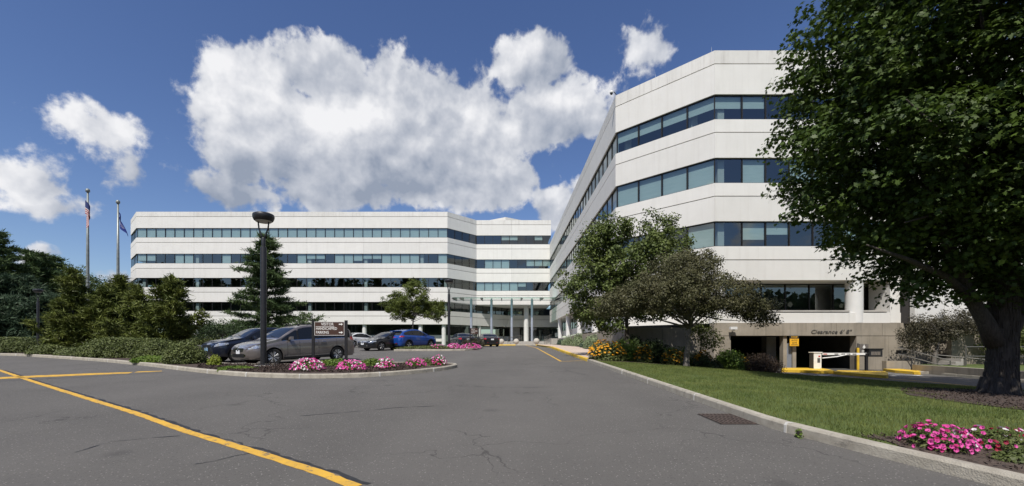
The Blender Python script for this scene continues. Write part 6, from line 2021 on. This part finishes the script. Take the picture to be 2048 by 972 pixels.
bg_ = thing('barrier_gate', 'white barrier box with its striped arm lowered across the garage opening', 'barrier gate', (lp(1628, 741)[0], 25.35, LZ + .12))
MB().box(-.20, .24, -.18, .18, 0, .92).build('cabinet', 'cabinet_white', bg_, angle=30)
MB().box(-.24, .28, -.21, .21, .92, .97).build('cabinet_lid', 'cabinet_white', bg_)
MB().box(-.225, -.203, -.16, .16, .0, .92).build('cabinet_side', 'joint', bg_)
MB().box(.0, .16, -.186, -.181, .35, .62).build('label_panel', 'rail_metal', bg_)
MB().box(.06, .17, -.187, -.181, .68, .76).build('mark', 'red', bg_)
arm = MB().box(.26, 3.30, -.245, -.215, .80, .92).build('arm', 'sign_white', bg_)
for i, x in enumerate((.30, .95, 1.35, 1.65, 2.0, 3.0)):
    MB().box(x, x + .22, -.250, -.246, .83, .88).build('stripe', 'red' if i == 0 else 'sign_text_black', arm)
MB().tube([(3.28, -.23, .86), (3.55, -.23, 1.06)], .05, 6).build('arm_tip', 'sign_white', bg_)
MB().tube([(.26, -.23, .62), (1.1, -.23, .70), (1.75, -.23, .84)], .03, 6).build('brace', 'sign_white', bg_)
cr_ = thing('card_reader', 'black ticket box on a post right of the lowered barrier arm', 'ticket box', (lp(1737, 742)[0], 25.1, LZ))
MB().box(-.06, .06, -.06, .06, 0, 1.02).build('post', 'black_metal', cr_)
MB().box(.02, .78, -.18, .18, .82, 1.24).build('housing', 'black_metal', cr_)
MB().box(.0, .82, -.20, .20, 1.24, 1.30).build('lid', 'plastic_black', cr_)
MB().box(.12, .66, -.187, -.181, .92, 1.12).build('front_panel', 'bark_grey', cr_)
it = thing('intercom_post', 'small black twin-headed reader beside the ticket box', 'reader', (lp(1769, 739)[0], 25.3 + .05, LZ + .58))
MB().tube([(0, 0, 0), (0, 0, .55)], .04, 6).build('post', 'black_metal', it)
for s_ in (-1, 1): MB().box(s_ * .14 - .1, s_ * .14 + .1, -.08, .08, .38, .62).build('head', 'black_metal', it)
MB().box(-.2, .2, -.06, .06, 0, .04).build('foot', 'black_metal', it)
bo = thing('yellow_bollard', 'slim yellow pipe bollard standing against the concrete right of the opening', 'bollard', (at(1716, 26.2), 26.2, LZ))
MB().lathe([(.07, 0), (.07, 1.30), (.03, 1.33)], 12).build('pipe', 'kerb_yellow', bo)
MB().lathe([(.05, 1.33), (.05, 1.6)], 10).build('pipe_top', 'rail_metal', bo)
ps = thing('wall_sign', 'small brown sign with a white figure on the concrete beside the yellow bollard', 'sign', (at(1727, 26.38), 26.36, .0))
MB().box(-.27, .27, -.02, .02, -.60, .06).build('sign_board', 'bark_grey', ps)
mb = MB(); mb.prism([(-.05, -.10), (.05, -.10), (.04, .05), (.075, -.02), (.09, 0), (.05, .10), (-.05, .10), (-.09, 0), (-.075, -.02), (-.04, .05)], -.003, .003)
mb.lathe([(.035, -.003), (.035, .003)], 10, 0, .145)
mb.build('figure', 'sign_white', ps, loc=(.0, -.026, -.16), rot=(R(90), 0, 0))
mb = MB()
for k in range(3): mb.box(-.14, .12 - .04 * k, -.026, -.021, -.36 - .07 * k, -.33 - .07 * k)
mb.build('print', 'sign_white', ps)
